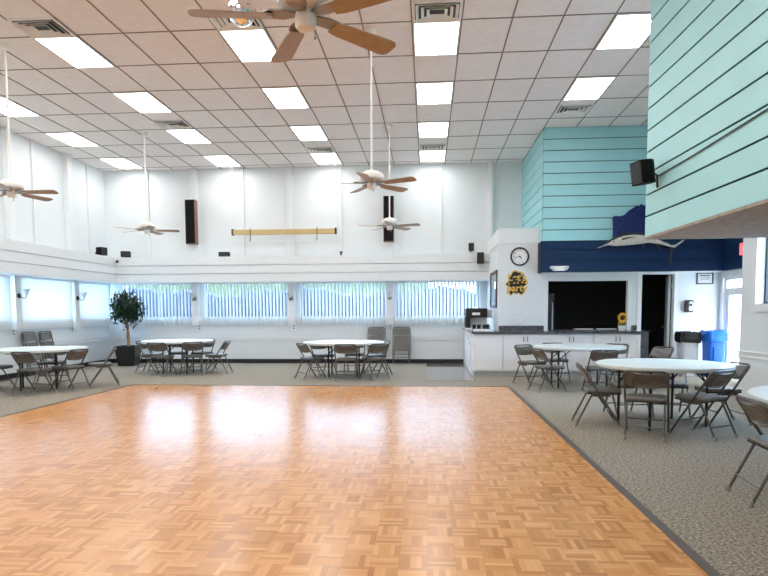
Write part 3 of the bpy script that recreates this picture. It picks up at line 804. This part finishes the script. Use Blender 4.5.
outlet('outlet_box', (-6.20, YB, .97), 0, 'white outlet box under the post left of the second window'); outlet('outlet_box', (-3.58, YB, .97), 0, 'white outlet box under the post left of the third window'); outlet('outlet_box', (-.98, YB, .97), 0, 'white outlet box between the two leaning folded chairs')
outlet('outlet_box', (XL, 12.0, .97), PI/2, 'white outlet box on the left wall behind the folded chairs'); outlet('outlet_box', (XL, 14.25, .97), PI/2, 'white outlet box on the left wall near the corner')
outlet('wall_outlet', (1.99, YK, 1.17), 0, 'white wall outlet below the gold lettered sign', .12, .12, 'outlets on the kitchen wall', False)
e = thing('light_switch', 'white triple light switch above the bins', 'switch', (5.93, YK, 1.25), 0)
MB().box(-.085, .085, -.01, 0, -.06, .06).build('switch_plate', WHITEP, e, False, .003)
for q in (-.05, 0, .05): MB().box(q-.012, q+.012, -.018, -.01, -.028, .028).build('toggle', GREYBIN, e)

# ------------------------------------------------------------------ potted ficus
e = thing('potted_ficus', 'leafy dark green ficus in a square black pot in the left corner', 'potted plant', (-7.78, 15.0, 0), math.radians(8))
a, b = .20, .265
MB().loft([[(-a,-a,0),(a,-a,0),(a,a,0),(-a,a,0)], [(-b,-b,.52),(b,-b,.52),(b,b,.52),(-b,b,.52)], [(-b+.03,-b+.03,.52),(b-.03,-b+.03,.52),(b-.03,b-.03,.52),(-b+.03,b-.03,.52)], [(-b+.04,-b+.04,.46),(b-.04,-b+.04,.46),(b-.04,b-.04,.46),(-b+.04,b-.04,.46)]]).build('pot', BLACK, e)
tk = MB(); tk.tube([(0,0,.46),(.02,.01,.8),(-.015,0,1.05),(.01,.01,1.3),(0,0,1.7)], [.035,.03,.028,.022,.01], 8)
tk.tube([(.03,.02,.46),(-.02,0,.75),(.02,-.01,1.0),(-.01,0,1.25)], [.025,.022,.02,.012], 8)
for q in range(9):
    an = q*2.4; tk.tube([(0,0,1.0+q*.07), (.16*math.cos(an), .16*math.sin(an), 1.15+q*.08), (.36*math.cos(an), .36*math.sin(an), 1.25+q*.08)], [.012,.008,.003], 5)
tk.build('trunk', BARK, e, True)
lf = MB()
for q in range(1500):
    while True:
        p = Vector((random.uniform(-1,1), random.uniform(-1,1), random.uniform(-1,1)))
        if .25 < p.length < 1: break
    bl = .82+.18*math.sin(5*math.atan2(p.y, p.x)+3*p.z)
    c = Vector((p.x*.46*bl, p.y*.46*bl, 1.45+p.z*.55*bl))
    if p.z < -.55 and random.random() < .6: continue
    Rm = Matrix.Rotation(random.uniform(0, 2*PI), 3, 'Z') @ Matrix.Rotation(random.uniform(.2, 1.4), 3, 'X')
    L0 = random.uniform(.05, .075); W0 = L0*.42
    v = lf._v([c+Rm @ Vector(t_) for t_ in ((0,-L0,0),(W0,0,.008),(0,L0,0),(-W0,0,.008))])
    lf.bm.faces.new((v[0], v[1], v[2])); lf.bm.faces.new((v[0], v[2], v[3]))
lf.build('foliage', LEAF, e)

# ------------------------------------------------------------------ kitchen cabinets and counter
YC = 12.65
CX = [.97, 1.58, 2.51, 3.45, 4.39]
def cab_shell(e, w, d, mat_=CABW):
    MB().box(0, w, .02, d, .10, .895).build('carcass', mat_, e)
    MB().box(0, w, .07, d, 0, .10).build('toe_kick', GREYBIN, e)
def door_panel(e, x0, x1, z0, z1, hx):
    d = MB(); t = .06
    d.box(x0, x1, .006, .02, z0, z1)
    d.box(x0, x0+t, -.004, .006, z0, z1); d.box(x1-t, x1, -.004, .006, z0, z1); d.box(x0+t, x1-t, -.004, .006, z0, z0+t); d.box(x0+t, x1-t, -.004, .006, z1-t, z1)
    o = d.build('door', CABW, e)
    if hx is not None: MB().tube([(hx, -.004, z1-.04), (hx, -.03, z1-.05), (hx, -.03, z1-.13), (hx, -.004, z1-.14)], .007, 6).build('handle', DKMETAL, o)
CLAB = ['white blank-panel base cabinet at the left end of the counter', 'white two-door base cabinet under the clock wall', 'white two-door base cabinet under the left half of the dark hatch', 'white two-door base cabinet beside the kitchen doorway, under the sunflower']
for i in range(4):
    e = thing('base_cabinet', CLAB[i], 'cabinet', (CX[i]+.002, YC, 0), 0, 'white cabinets under the counter')
    w = CX[i+1]-CX[i]-.004; cab_shell(e, w, YK-YC-.01)
    if i == 0: door_panel(e, .015, w-.01, .13, .875, None)
    else:
        door_panel(e, .01, w/2-.004, .13, .875, w/2-.04); door_panel(e, w/2+.004, w-.01, .13, .875, w/2+.04)
e = thing('side_cabinet', 'white cabinet run along the clock wall towards the window', 'cabinet', (.97, YK, 0), 0)
MB().box(0, .58, .0, YB-YK-.04, .0, .895).build('carcass', CABW, e)
MB().box(-.012, 0, .03, YB-YK-.08, .1, .86).build('side_panel', CABW, e)
for q in range(1): MB().tube([(-.02, .7, .82), (-.03, .6, .72), (-.02, .45, .78), (-.03, .2, .62), (-.02, .1, .7)], .006, 6).build('dangling_cord', GREYBIN, e)
e = thing('counter_top', 'speckled black granite worktop along the cabinets', 'countertop', (0, 0, .897), 0)
MB().box(.93, 4.42, 12.61, YK-.02, 0, .043).box(.93, 1.555, YK-.02, YB-.04, 0, .043).box(2.64, 4.32, YK-.02, YK+.30, .046, .062).build('slab', GRAN, e)
tag(MB().box(1.57, 2.545, YK-.022, YK-.003, .942, 1.05).build('backsplash', GRAN), 'long granite upstand behind the worktop left of the hatch', 'backsplash', 'granite upstands')
tag(MB().box(4.415, 4.525, YK-.045, YK-.024, .942, 1.05).build('backsplash', GRAN), 'short granite upstand between the sunflower and the kitchen doorway', 'backsplash', 'granite upstands')

# beverage machine and small things on the counter
ZT = .94
e = thing('beverage_machine', 'black beverage machine on the counter end by the window', 'coffee machine', (1.17, 14.2, ZT+.002), 0)
MB().box(-.27, .25, -.17, .2, 0, .045).build('base', WHITEP, e, False, .008)
MB().box(-.29, -.17, -.15, .2, .045, .30).build('tower', BLACK, e, False, .01)
MB().box(-.28, .22, -.16, .2, .28, .50).build('head', BLACK, e, False, .015)
MB().box(-.13, .05, -.166, -.16, .34, .40).build('label_panel', PAPER, e)
MB().lathe([(.07, .50), (.06, .535), (.02, .55)], 18, tr(0, 0, 0)).build('lid', CHROME, e, True)
MB().lathe([(.08, .28), (.085, .34), (.085, .44), (.06, .47)], 20, tr(.275, .05, 0)).build('water_tank', CANDLE, e, True)
MB().box(-.16, .2, .1, .19, .05, .28).build('splash_plate', WHITEP, e)
def mug(x, y, lab, h=.10):
    m_ = thing('black_mug', lab, 'mug', (x, y, ZT+.002), 0, 'black mugs on the counter')
    MB().lathe([(.035, 0), (.042, .01), (.042, h), (.036, h), (.034, .015)], 16).build('cup', BLACK, m_, True)
    MB().tube([(.042, 0, h*.25), (.07, 0, h*.35), (.07, 0, h*.65), (.042, 0, h*.8)], .006, 6).build('mug_handle', BLACK, m_, True)
for x, y, lab in ((1.05, 13.6, 'black mug on the counter, first from the left'), (1.16, 13.62, 'black mug on the counter, second from the left'), (1.28, 13.55, 'wider black mug on the counter, third from the left'), (1.36, 13.7, 'black mug on the counter, last before the clock wall')):
    mug(x, y, lab, .13)
e = thing('white_tray', 'white tray lying on the counter corner before the mugs', 'tray', (1.17, 13.15, ZT+.002), 0)
MB().box(-.16, .18, -.1, .1, 0, .012).build('tray_bottom', WHITEP, e)
f = MB(); f.box(-.17, -.16, -.11, .11, 0, .04).box(.18, .19, -.11, .11, 0, .04).box(-.16, .18, -.11, -.1, 0, .04).box(-.16, .18, .1, .11, 0, .04); f.build('tray_rim', WHITEP, e)
# sunflower
e = thing('potted_sunflower', 'yellow sunflower in a small white pot on the counter before the hatch', 'flower', (4.10, 12.95, ZT+.002), 0)
MB().lathe([(.05, 0), (.07, .02), (.085, .11), (.075, .11), (.06, .03)], 18).build('pot', WHITEP, e, True)
MB().tube([(0, 0, .04), (.01, 0, .2), (0, -.02, .28)], .007, 6).build('stem', MATS['ficus_leaf'], e)
YEL = mat('sunflower_petal', (0.85, 0.45, 0.02), 0.6)
GRN = mat('sunflower_leaf', (0.12, 0.25, 0.04), 0.6)
def petal_ring(cx, cy, cz, R, n):
    f = MB()
    for q in range(n):
        A = 2*PI*q/n; c, s = math.cos(A), math.sin(A); t_ = A+PI/2
        pts = [Vector((cx+R*.4*c, cy, cz+R*.4*s)), Vector((cx+R*.8*c+R*.22*math.cos(t_), cy-.012, cz+R*.8*s+R*.22*math.sin(t_))), Vector((cx+R*1.15*c, cy+.005, cz+R*1.15*s)), Vector((cx+R*.8*c-R*.22*math.cos(t_), cy-.012, cz+R*.8*s-R*.22*math.sin(t_)))]
        a = f._v(pts); b = f._v([p+Vector((0, .004, 0)) for p in pts])
        f.bm.faces.new(a); f.bm.faces.new(b[::-1])
        for i in range(4): f.bm.faces.new((a[i], b[i], b[(i+1) % 4], a[(i+1) % 4]))
    return f
petal_ring(0, -.03, .28, .10, 14).build('petals', YEL, e)
MB().lathe([(.055, 0), (.05, .018), (.02, .026)], 18, tr(0, -.03, .28) @ rotx(PI/2)).build('flower_centre', DKMETAL, e, True)
petal_ring(-.05, -.03, .15, .045, 8).build('small_petals', YEL, e)
f = MB()
for q in range(8):
    A = q*.785; f.tube([(0, 0, .12), (.05*math.cos(A), .05*math.sin(A), .17), (.1*math.cos(A), .1*math.sin(A), .14)], [.004, .02, .003], 4)
f.build('leaves', GRN, e)
# trays in the hatch, fridge and inner kitchen things
for x, lab in ((3.45, 'white tray on the hatch sill, left'), (3.95, 'white tray on the hatch sill, right')):
    t = MB().box(x-.2, x+.2, YK+.13, YK+.29, .96, .975).build('serving_tray', WHITEP); tag(t, lab, 'tray', 'trays on the hatch sill')
e = thing('refrigerator', 'dark refrigerator just visible inside the kitchen hatch', 'refrigerator', (2.50, 13.78, .01), 0)
MB().box(-.40, .35, 0, .7, .02, 1.75).build('body', DKMETAL, e, False, .01)
MB().box(-.40, .35, -.05, -.005, .7, 1.75).build('door', DKMETAL, e, False, .01)
MB().tube([(.30, -.05, .85), (.30, -.09, .9), (.30, -.09, 1.5), (.30, -.05, 1.55)], .012, 8).build('handle', WHITEP, e)
e = thing('kitchen_drawer_unit', 'dim grey drawer unit inside the kitchen doorway', 'cabinet', (5.05, 14.75, .01), 0)
MB().box(-.35, .25, 0, .6, 0, .85).build('carcass', GREYBIN, e)
for z in (.08, .34, .60):
    o = MB().box(-.03, .23, -.02, 0, z, z+.22).build('drawer', GREYBIN, e); MB().tube([(.05, -.03, z+.15), (.15, -.03, z+.15)], .006, 6).build('handle', DKMETAL, o)
MB().box(-.4, .3, -.03, .62, .85, .88).build('worktop', STEEL, e)
e = thing('dish_rack', 'small wire dish rack on the kitchen drawer unit', 'rack', (4.95, 15.0, .89), 0)
f = MB(); f.tube([(-.15, -.1, .02), (.15, -.1, .02), (.15, .1, .02), (-.15, .1, .02)], .005, 6, True); f.tube([(-.15, -.1, .14), (.15, -.1, .14), (.15, .1, .14), (-.15, .1, .14)], .005, 6, True)
for q in range(7):
    x = -.15+q*.05; f.tube([(x, -.1, .02), (x, -.1, .14)], .003, 5); f.tube([(x, .1, .02), (x, .1, .14)], .003, 5)
f.box(-.15, .15, -.1, .1, 0, .012); f.build('wire_frame', STEEL, e)

# ------------------------------------------------------------------ things on the clock wall
e = thing('wall_clock', 'round black-rimmed wall clock above the gold sign', 'clock', (2.01, YK, 2.56), 0)
MB().lathe([(.165, 0), (.195, .0), (.205, .02), (.195, .045), (.172, .04), (.168, .012)], 40, rotx(PI/2), cap=False).build('rim', BLACK, e, True)
MB().lathe([(.175, 0), (.175, .012)], 40, rotx(PI/2)).build('dial', PAPER, e)
f = MB()
for q in range(12):
    A = PI/2-2*PI*(q+1)/12
    t_ = text_mb(str(q+1), .055, .001, tr(.135*math.cos(A), -.0135, .135*math.sin(A)) @ FACE_CAM)
    me = bpy.data.meshes.new('t'); t_.bm.to_mesh(me); t_.bm.free(); f.bm.from_mesh(me); bpy.data.meshes.remove(me)
f.build('numerals', BLACK, e)
def hand(A, L0, wd, y): return MB().box(-wd, wd, y-.003, y, -.025, L0, roty(A))
hand(math.radians(258), .12, .005, -.018).build('minute_hand', BLACK, e)
hand(math.radians(141), .08, .007, -.016).build('hour_hand', BLACK, e)
MB().lathe([(.012, .012), (.010, .024)], 12, rotx(PI/2)).build('hub', BLACK, e)

e = thing('lettered_sign', 'gold and black cut-out lettered sign under the clock', 'sign', (1.955, YK, 1.97), 0)
out = [(-.10,.26),(-.04,.29),(.03,.26),(.09,.25),(.15,.21),(.16,.14),(.20,.09),(.23,.03),(.20,-.04),(.15,-.06),(.17,-.13),(.16,-.20),(.10,-.25),(.05,-.21),(-.03,-.22),(-.08,-.20),(-.12,-.26),(-.17,-.22),(-.16,-.13),(-.16,-.06),(-.22,-.04),(-.25,-.01),(-.20,.04),(-.16,.07),(-.17,.14),(-.13,.19)]
MB().prism([(x*1.04, y*1.04) for x, y in out], 0, .010, FACE_CAM).build('gold_backing', GOLD, e)
MB().prism([(x*.93, y*.93) for x, y in out], .010, .016, FACE_CAM).build('black_panel', BLACK, e)
text_mb("Let's", .215, .004, tr(0, -.02, .13) @ FACE_CAM, bold=.006).build('lettering', GOLD, e)
text_mb("party", .21, .004, tr(0, -.02, -.10) @ FACE_CAM, bold=.006).build('lettering', GOLD, e)
for x, z in ((-.17, .0), (-.06, .015), (.02, .02), (.12, .03), (.19, .02)): MB().lathe([(.022, .016), (.022, .02)], 12, tr(x, 0, z) @ rotx(PI/2)).build('gold_dot', GOLD, e)

e = thing('picture_frame', 'dark-framed picture on the side of the clock wall', 'picture', (1.56, 14.2, 1.87), 0)
f = MB(); w, h, t_ = .58, .36, .06
for a0, a1, c0, c1 in ((-w, w, h, h+t_), (-w, w, -h-t_, -h)): f.box(-.035, 0, a0-t_, a1+t_, c0, c1)
f.box(-.035, 0, -w-t_, -w, -h, h); f.box(-.035, 0, w, w+t_, -h, h)
f.build('frame', mat('picture_frame_bronze', (.12, .10, .075), .35, .5), e)
MB().box(-.012, 0, -w, w, -h, h).build('print', mat('pale_print', (.62, .70, .72), .3, vary=.25, vscale=5), e)
MB().box(-.016, -.013, -w, w, -h, h).build('picture_glass', GLASS, e)

e = thing('emergency_light', 'white emergency light unit on the navy siding above the hatch', 'emergency light', (2.78, YT-.015, 2.265), 0)
MB().prism([(-.12, -.05), (.12, -.05), (.2, 0.02), (.18, .05), (-.18, .05), (-.2, .02)], 0, .07, FACE_CAM).build('housing', WHITEP, e, False, .006)
for s in (-1, 1): MB().lathe([(.035, .07), (.04, .085), (.03, .1)], 16, tr(s*.13, 0, .0) @ rotx(PI/2)).build('lamp_head', CANDLE, e, True)

e = thing('framed_certificate', 'black-framed certificate above the bins', 'certificate', (5.93, YK, 2.05), 0)
f = MB(); w, h, t_ = .15, .10, .022
f.box(-w-t_, w+t_, -.02, 0, h, h+t_); f.box(-w-t_, w+t_, -.02, 0, -h-t_, -h); f.box(-w-t_, -w, -.02, 0, -h, h); f.box(w, w+t_, -.02, 0, -h, h)
f.build('frame', BLACK, e)
MB().box(-w, w, -.008, 0, -h, h).build('sheet', PAPER, e)
f = MB(); f.box(-.11, .11, -.0095, -.008, .055, .075)
for z in (.03, .01, -.01, -.03): f.box(-.09, .09, -.0095, -.008, z, z+.005)
f.build('print_lines', DKMETAL, e)
e = thing('soap_dispenser', 'dark wall dispenser beside the kitchen doorway', 'dispenser', (5.60, YK, 1.46), 0)
MB().prism(rrect(.16, .26, .03), 0, .10, FACE_CAM).build('housing', BLACK, e, False, .008)
MB().prism(rrect(.09, .20, .03), .10, .112, tr(.02, 0, 0) @ FACE_CAM).build('front_panel', STEEL, e)
MB().box(-.02, .04, -.118, -.111, .0, .05).build('level_window', BLACK, e)

# exit sign on the alcove siding
e = thing('exit_sign', 'red exit sign on the alcove siding beside the near white wall', 'exit sign', (XA-.30, 11.62, 2.50), 0)
MB().box(-.17, .17, 0, .05, -.11, .11).build('sign_box', REDS, e, False, .004)
text_mb('EXIT', .15, .003, tr(0, -.004, 0) @ FACE_CAM).build('lettering', WHITEP, e)
MB().box(.17, .182, .01, .04, -.05, .05).build('mounting_arm', WHITEP, e)

# ------------------------------------------------------------------ bins
def bin_(loc, rz, w, d, h, m, bagm, name, label):
    e = thing(name, label, 'bin', loc, rz)
    a, b = w/2*.84, d/2*.84; A, B = w/2, d/2
    def rr(x, y, z): return [(p[0], p[1], z) for p in rrect(2*x, 2*y, .05, 3)]
    MB().loft([rr(a, b, 0), rr(A*.98, B*.98, h-.05), rr(A, B, h-.05), rr(A, B, h)]).build('body', m, e)
    f = MB(); rings = []
    base = rrect(w+.05, d+.05, .08, 6); n = len(base)
    for z, s in ((h-.16, 1.03), (h-.08, 1.06), (h-.01, 1.05), (h+.05, 1.0), (h+.045, .90), (h-.05, .86)):
        rings.append([(x*s+random.uniform(-.014, .014), y*s+random.uniform(-.014, .014), z+random.uniform(-.022, .022)) for x, y in base])
    f.loft(rings); f.build('liner_bag', bagm, e)
    if name == 'blue_recycling_bin': MB().box(-.085, .085, -B*.97-.012, -B*.90, .30, .62).build('front_panel', m, e, False, .01)
bin_((5.455, 12.96, 0), 0, .35, .36, .86, GREYBIN, BLACKBAG, 'grey_trash_bin', 'grey trash bin with black liner bag beside the kitchen doorway')
bin_((5.905, 12.80, 0), 0, .35, .38, .90, BLUEBIN, BLUEBAG, 'blue_recycling_bin', 'bright blue recycling bin with blue liner by the glass door')

# ------------------------------------------------------------------ sailfish trophy
e = thing('sailfish_trophy', 'mounted sailfish trophy with dark blue sail on the teal and navy siding', 'fish trophy', (4.30, YT-.14, 2.83), 0)
SIL = mat('fish_silver', (.62, .60, .54), .35, vary=.15, vscale=14)
FNV = mat('fish_sail', (.005, .013, .11), .35, vary=.6, vscale=14)
FDK = mat('fish_dark', (.03, .035, .045), .35)
# spine: x, z centre, half height, half thickness
SP = [(-.76, -.155, .006, .006), (-.64, -.11, .012, .011), (-.54, -.07, .028, .022), (-.47, -.05, .066, .048), (-.38, -.02, .10, .068), (-.25, .01, .125, .08), (-.08, .03, .13, .085), (.10, .03, .115, .078), (.28, .015, .075, .056), (.45, -.03, .055, .04), (.60, -.085, .035, .026), (.70, -.125, .024, .018), (.74, -.14, .02, .012)]
R = [[(x+0, hy*math.sin(2*PI*q/14), z+hz*math.cos(2*PI*q/14)) for q in range(14)] for x, z, hz, hy in SP]
MB().loft(R).build('body', SIL, e, True)
def fin(pts, th, y=0): return MB().prism(pts, -th/2, th/2, tr(0, y, 0) @ FACE_CAM)
R = [[(x, hy*1.06*math.sin(t_), z+hz*1.04*math.cos(t_)) for t_ in [(-.95+1.9*q/8) for q in range(9)]]+[(x, hy*.6*math.sin(t_), z+hz*.6*math.cos(t_)) for t_ in [(.95-1.9*q/8) for q in range(9)]] for x, z, hz, hy in SP[3:11]]
MB().loft(R).build('dark_back', FDK, e, True)
fin([(-.46, .00), (-.46, .25), (-.475, .46), (-.44, .50), (-.31, .49), (-.23, .52), (-.15, .60), (-.06, .66), (.02, .71), (.05, .69), (.10, .74), (.14, .70), (.18, .72), (.26, .64), (.36, .48), (.44, .30), (.50, .12), (.52, .0), (.30, .06), (.0, .12), (-.25, .10)], .012).build('sail_fin', FNV, e)
fin([(.70, -.12), (.82, -.10), (.94, -.02), (1.0, .0), (.92, -.07), (.80, -.16), (.76, -.17)], .02).build('tail_fin', SIL, e)
fin([(.70, -.16), (.77, -.16), (.735, -.30), (.74, -.46), (.715, -.56), (.69, -.40), (.70, -.28)], .02).build('tail_fin', FDK, e)
fin([(.12, -.05), (.20, -.06), (.18, -.16), (.15, -.14)], .014).build('pelvic_fin', FDK, e)
fin([(.38, -.04), (.50, -.08), (.52, -.20), (.44, -.14)], .014).build('anal_fin', FDK, e)
fin([(-.30, .03), (-.12, .055), (-.02, .05), (-.14, .03), (-.29, -.01)], .012, -.08).build('pectoral_fin', FDK, e)
MB().lathe([(.014, 0), (.012, .008)], 12, tr(-.45, -.05, -.03) @ rotx(PI/2)).build('eye', BLACK, e)
fin([(-.70, -.13), (-.56, -.02), (-.44, .06), (-.40, .09), (-.46, -.0), (-.55, -.06)], .05).build('upper_jaw', FDK, e)
MB().box(-.05, .05, .04, .14, -.03, .06).build('wall_mount', FDK, e)

# ------------------------------------------------------------------ outdoors
def bumpy(name, x0, x1, y0, y1, ztop, m, label, amp, nx, seed, cat='hedge'):
    rnd = random.Random(seed); mb = MB(); rings = []
    for i in range(nx+1):
        x = x0+(x1-x0)*i/nx; zt = ztop+amp*math.sin(x*1.35+seed)+amp*.6*math.sin(x*3.1)+rnd.uniform(-.04, .04)
        prof = [(y0, 0), (y0-.05, zt*.3), (y0+.02, zt*.6), (y0+.08, zt*.85), (y0+.25, zt), (y1-.25, zt*1.02), (y1, zt*.8), (y1, 0)]
        rings.append([(x, y+rnd.uniform(-.07, .07), z+(rnd.uniform(-.05, .05) if z > 0 else -.3)) for y, z in prof])
    mb.loft(rings); o = mb.build(name, m, None, True)
    return tag(o, label, cat, None, 'stuff')
struct(MB().box(-30, 30, YB+.2, 45, -.3, -.25).box(XA+.2, 30, -30, YB+.2, -.3, -.25).box(-30, XL-.2, -30, YB+.2, -.3, -.25).build('ground', LAWN), 'pale paving outside')
bumpy('hedge', -16, 7, 18.6, 19.8, 2.0, HEDGE, 'long blue-green hedge outside the back windows', .10, 160, 1.0)
bumpy('treeline', -20, .0, 25, 27.5, 3.1, TREEL, 'sunlit yellow-green bushes beyond the hedge', .25, 120, 2.2, 'bushes')
o = bumpy('hedge_row', -6, 8, 0, 1.2, 1.3, HEDGE, 'bushes outside the glass door', .2, 90, 3.0, 'bushes'); o.rotation_euler = (0, 0, -PI/2); o.location = (14.5, 14, 0)

# ------------------------------------------------------------------ light
W = bpy.data.worlds.new('World'); SC.world = W; W.use_nodes = True
bg = W.node_tree.nodes['Background']; bg.inputs['Color'].default_value = (.86, .93, 1.0, 1); bg.inputs['Strength'].default_value = 9.0
s = bpy.data.lights.new('sun', 'SUN'); s.energy = 3.0; s.angle = math.radians(1.5); s.color = (1, .97, .9)
so = bpy.data.objects.new('sun', s); COL.objects.link(so)
so.rotation_euler = Vector((.12, .42, -1)).to_track_quat('-Z', 'Y').to_euler()

# ------------------------------------------------------------------ camera
yaw, pit, rol = 7.39557375e-02, -6.91062009e-02, -4.50913539e-03
FPX, CYP, CXP = 596.68, 353.486, 383.34
fw = Vector((-math.sin(yaw)*math.cos(pit), math.cos(yaw)*math.cos(pit), math.sin(pit)))
r0 = Vector((math.cos(yaw), math.sin(yaw), 0)); u0 = r0.cross(fw)
r_ = r0*math.cos(rol)+u0*math.sin(rol); u_ = -r0*math.sin(rol)+u0*math.cos(rol)
cd = bpy.data.cameras.new('camera'); co = bpy.data.objects.new('camera', cd); COL.objects.link(co)
co.matrix_world = Matrix(((r_.x, u_.x, -fw.x, 0), (r_.y, u_.y, -fw.y, 0), (r_.z, u_.z, -fw.z, 1.36), (0, 0, 0, 1)))
cd.sensor_fit = 'HORIZONTAL'; cd.sensor_width = 36; cd.lens = FPX/768*36
cd.shift_x = (384-CXP)/768; cd.shift_y = (CYP-288)/768
cd.clip_start = .05; cd.clip_end = 200
SC.camera = co

vs = SC.view_settings; vs.view_transform = 'Standard'; vs.look = 'None'; vs.gamma = 1.0; vs.use_curve_mapping = False
vs.exposure = 0.90
SC.cycles.use_denoising = True
SC.cycles.max_bounces = 10; SC.cycles.diffuse_bounces = 5; SC.cycles.transparent_max_bounces = 12
SC.cycles.sample_clamp_indirect = 8
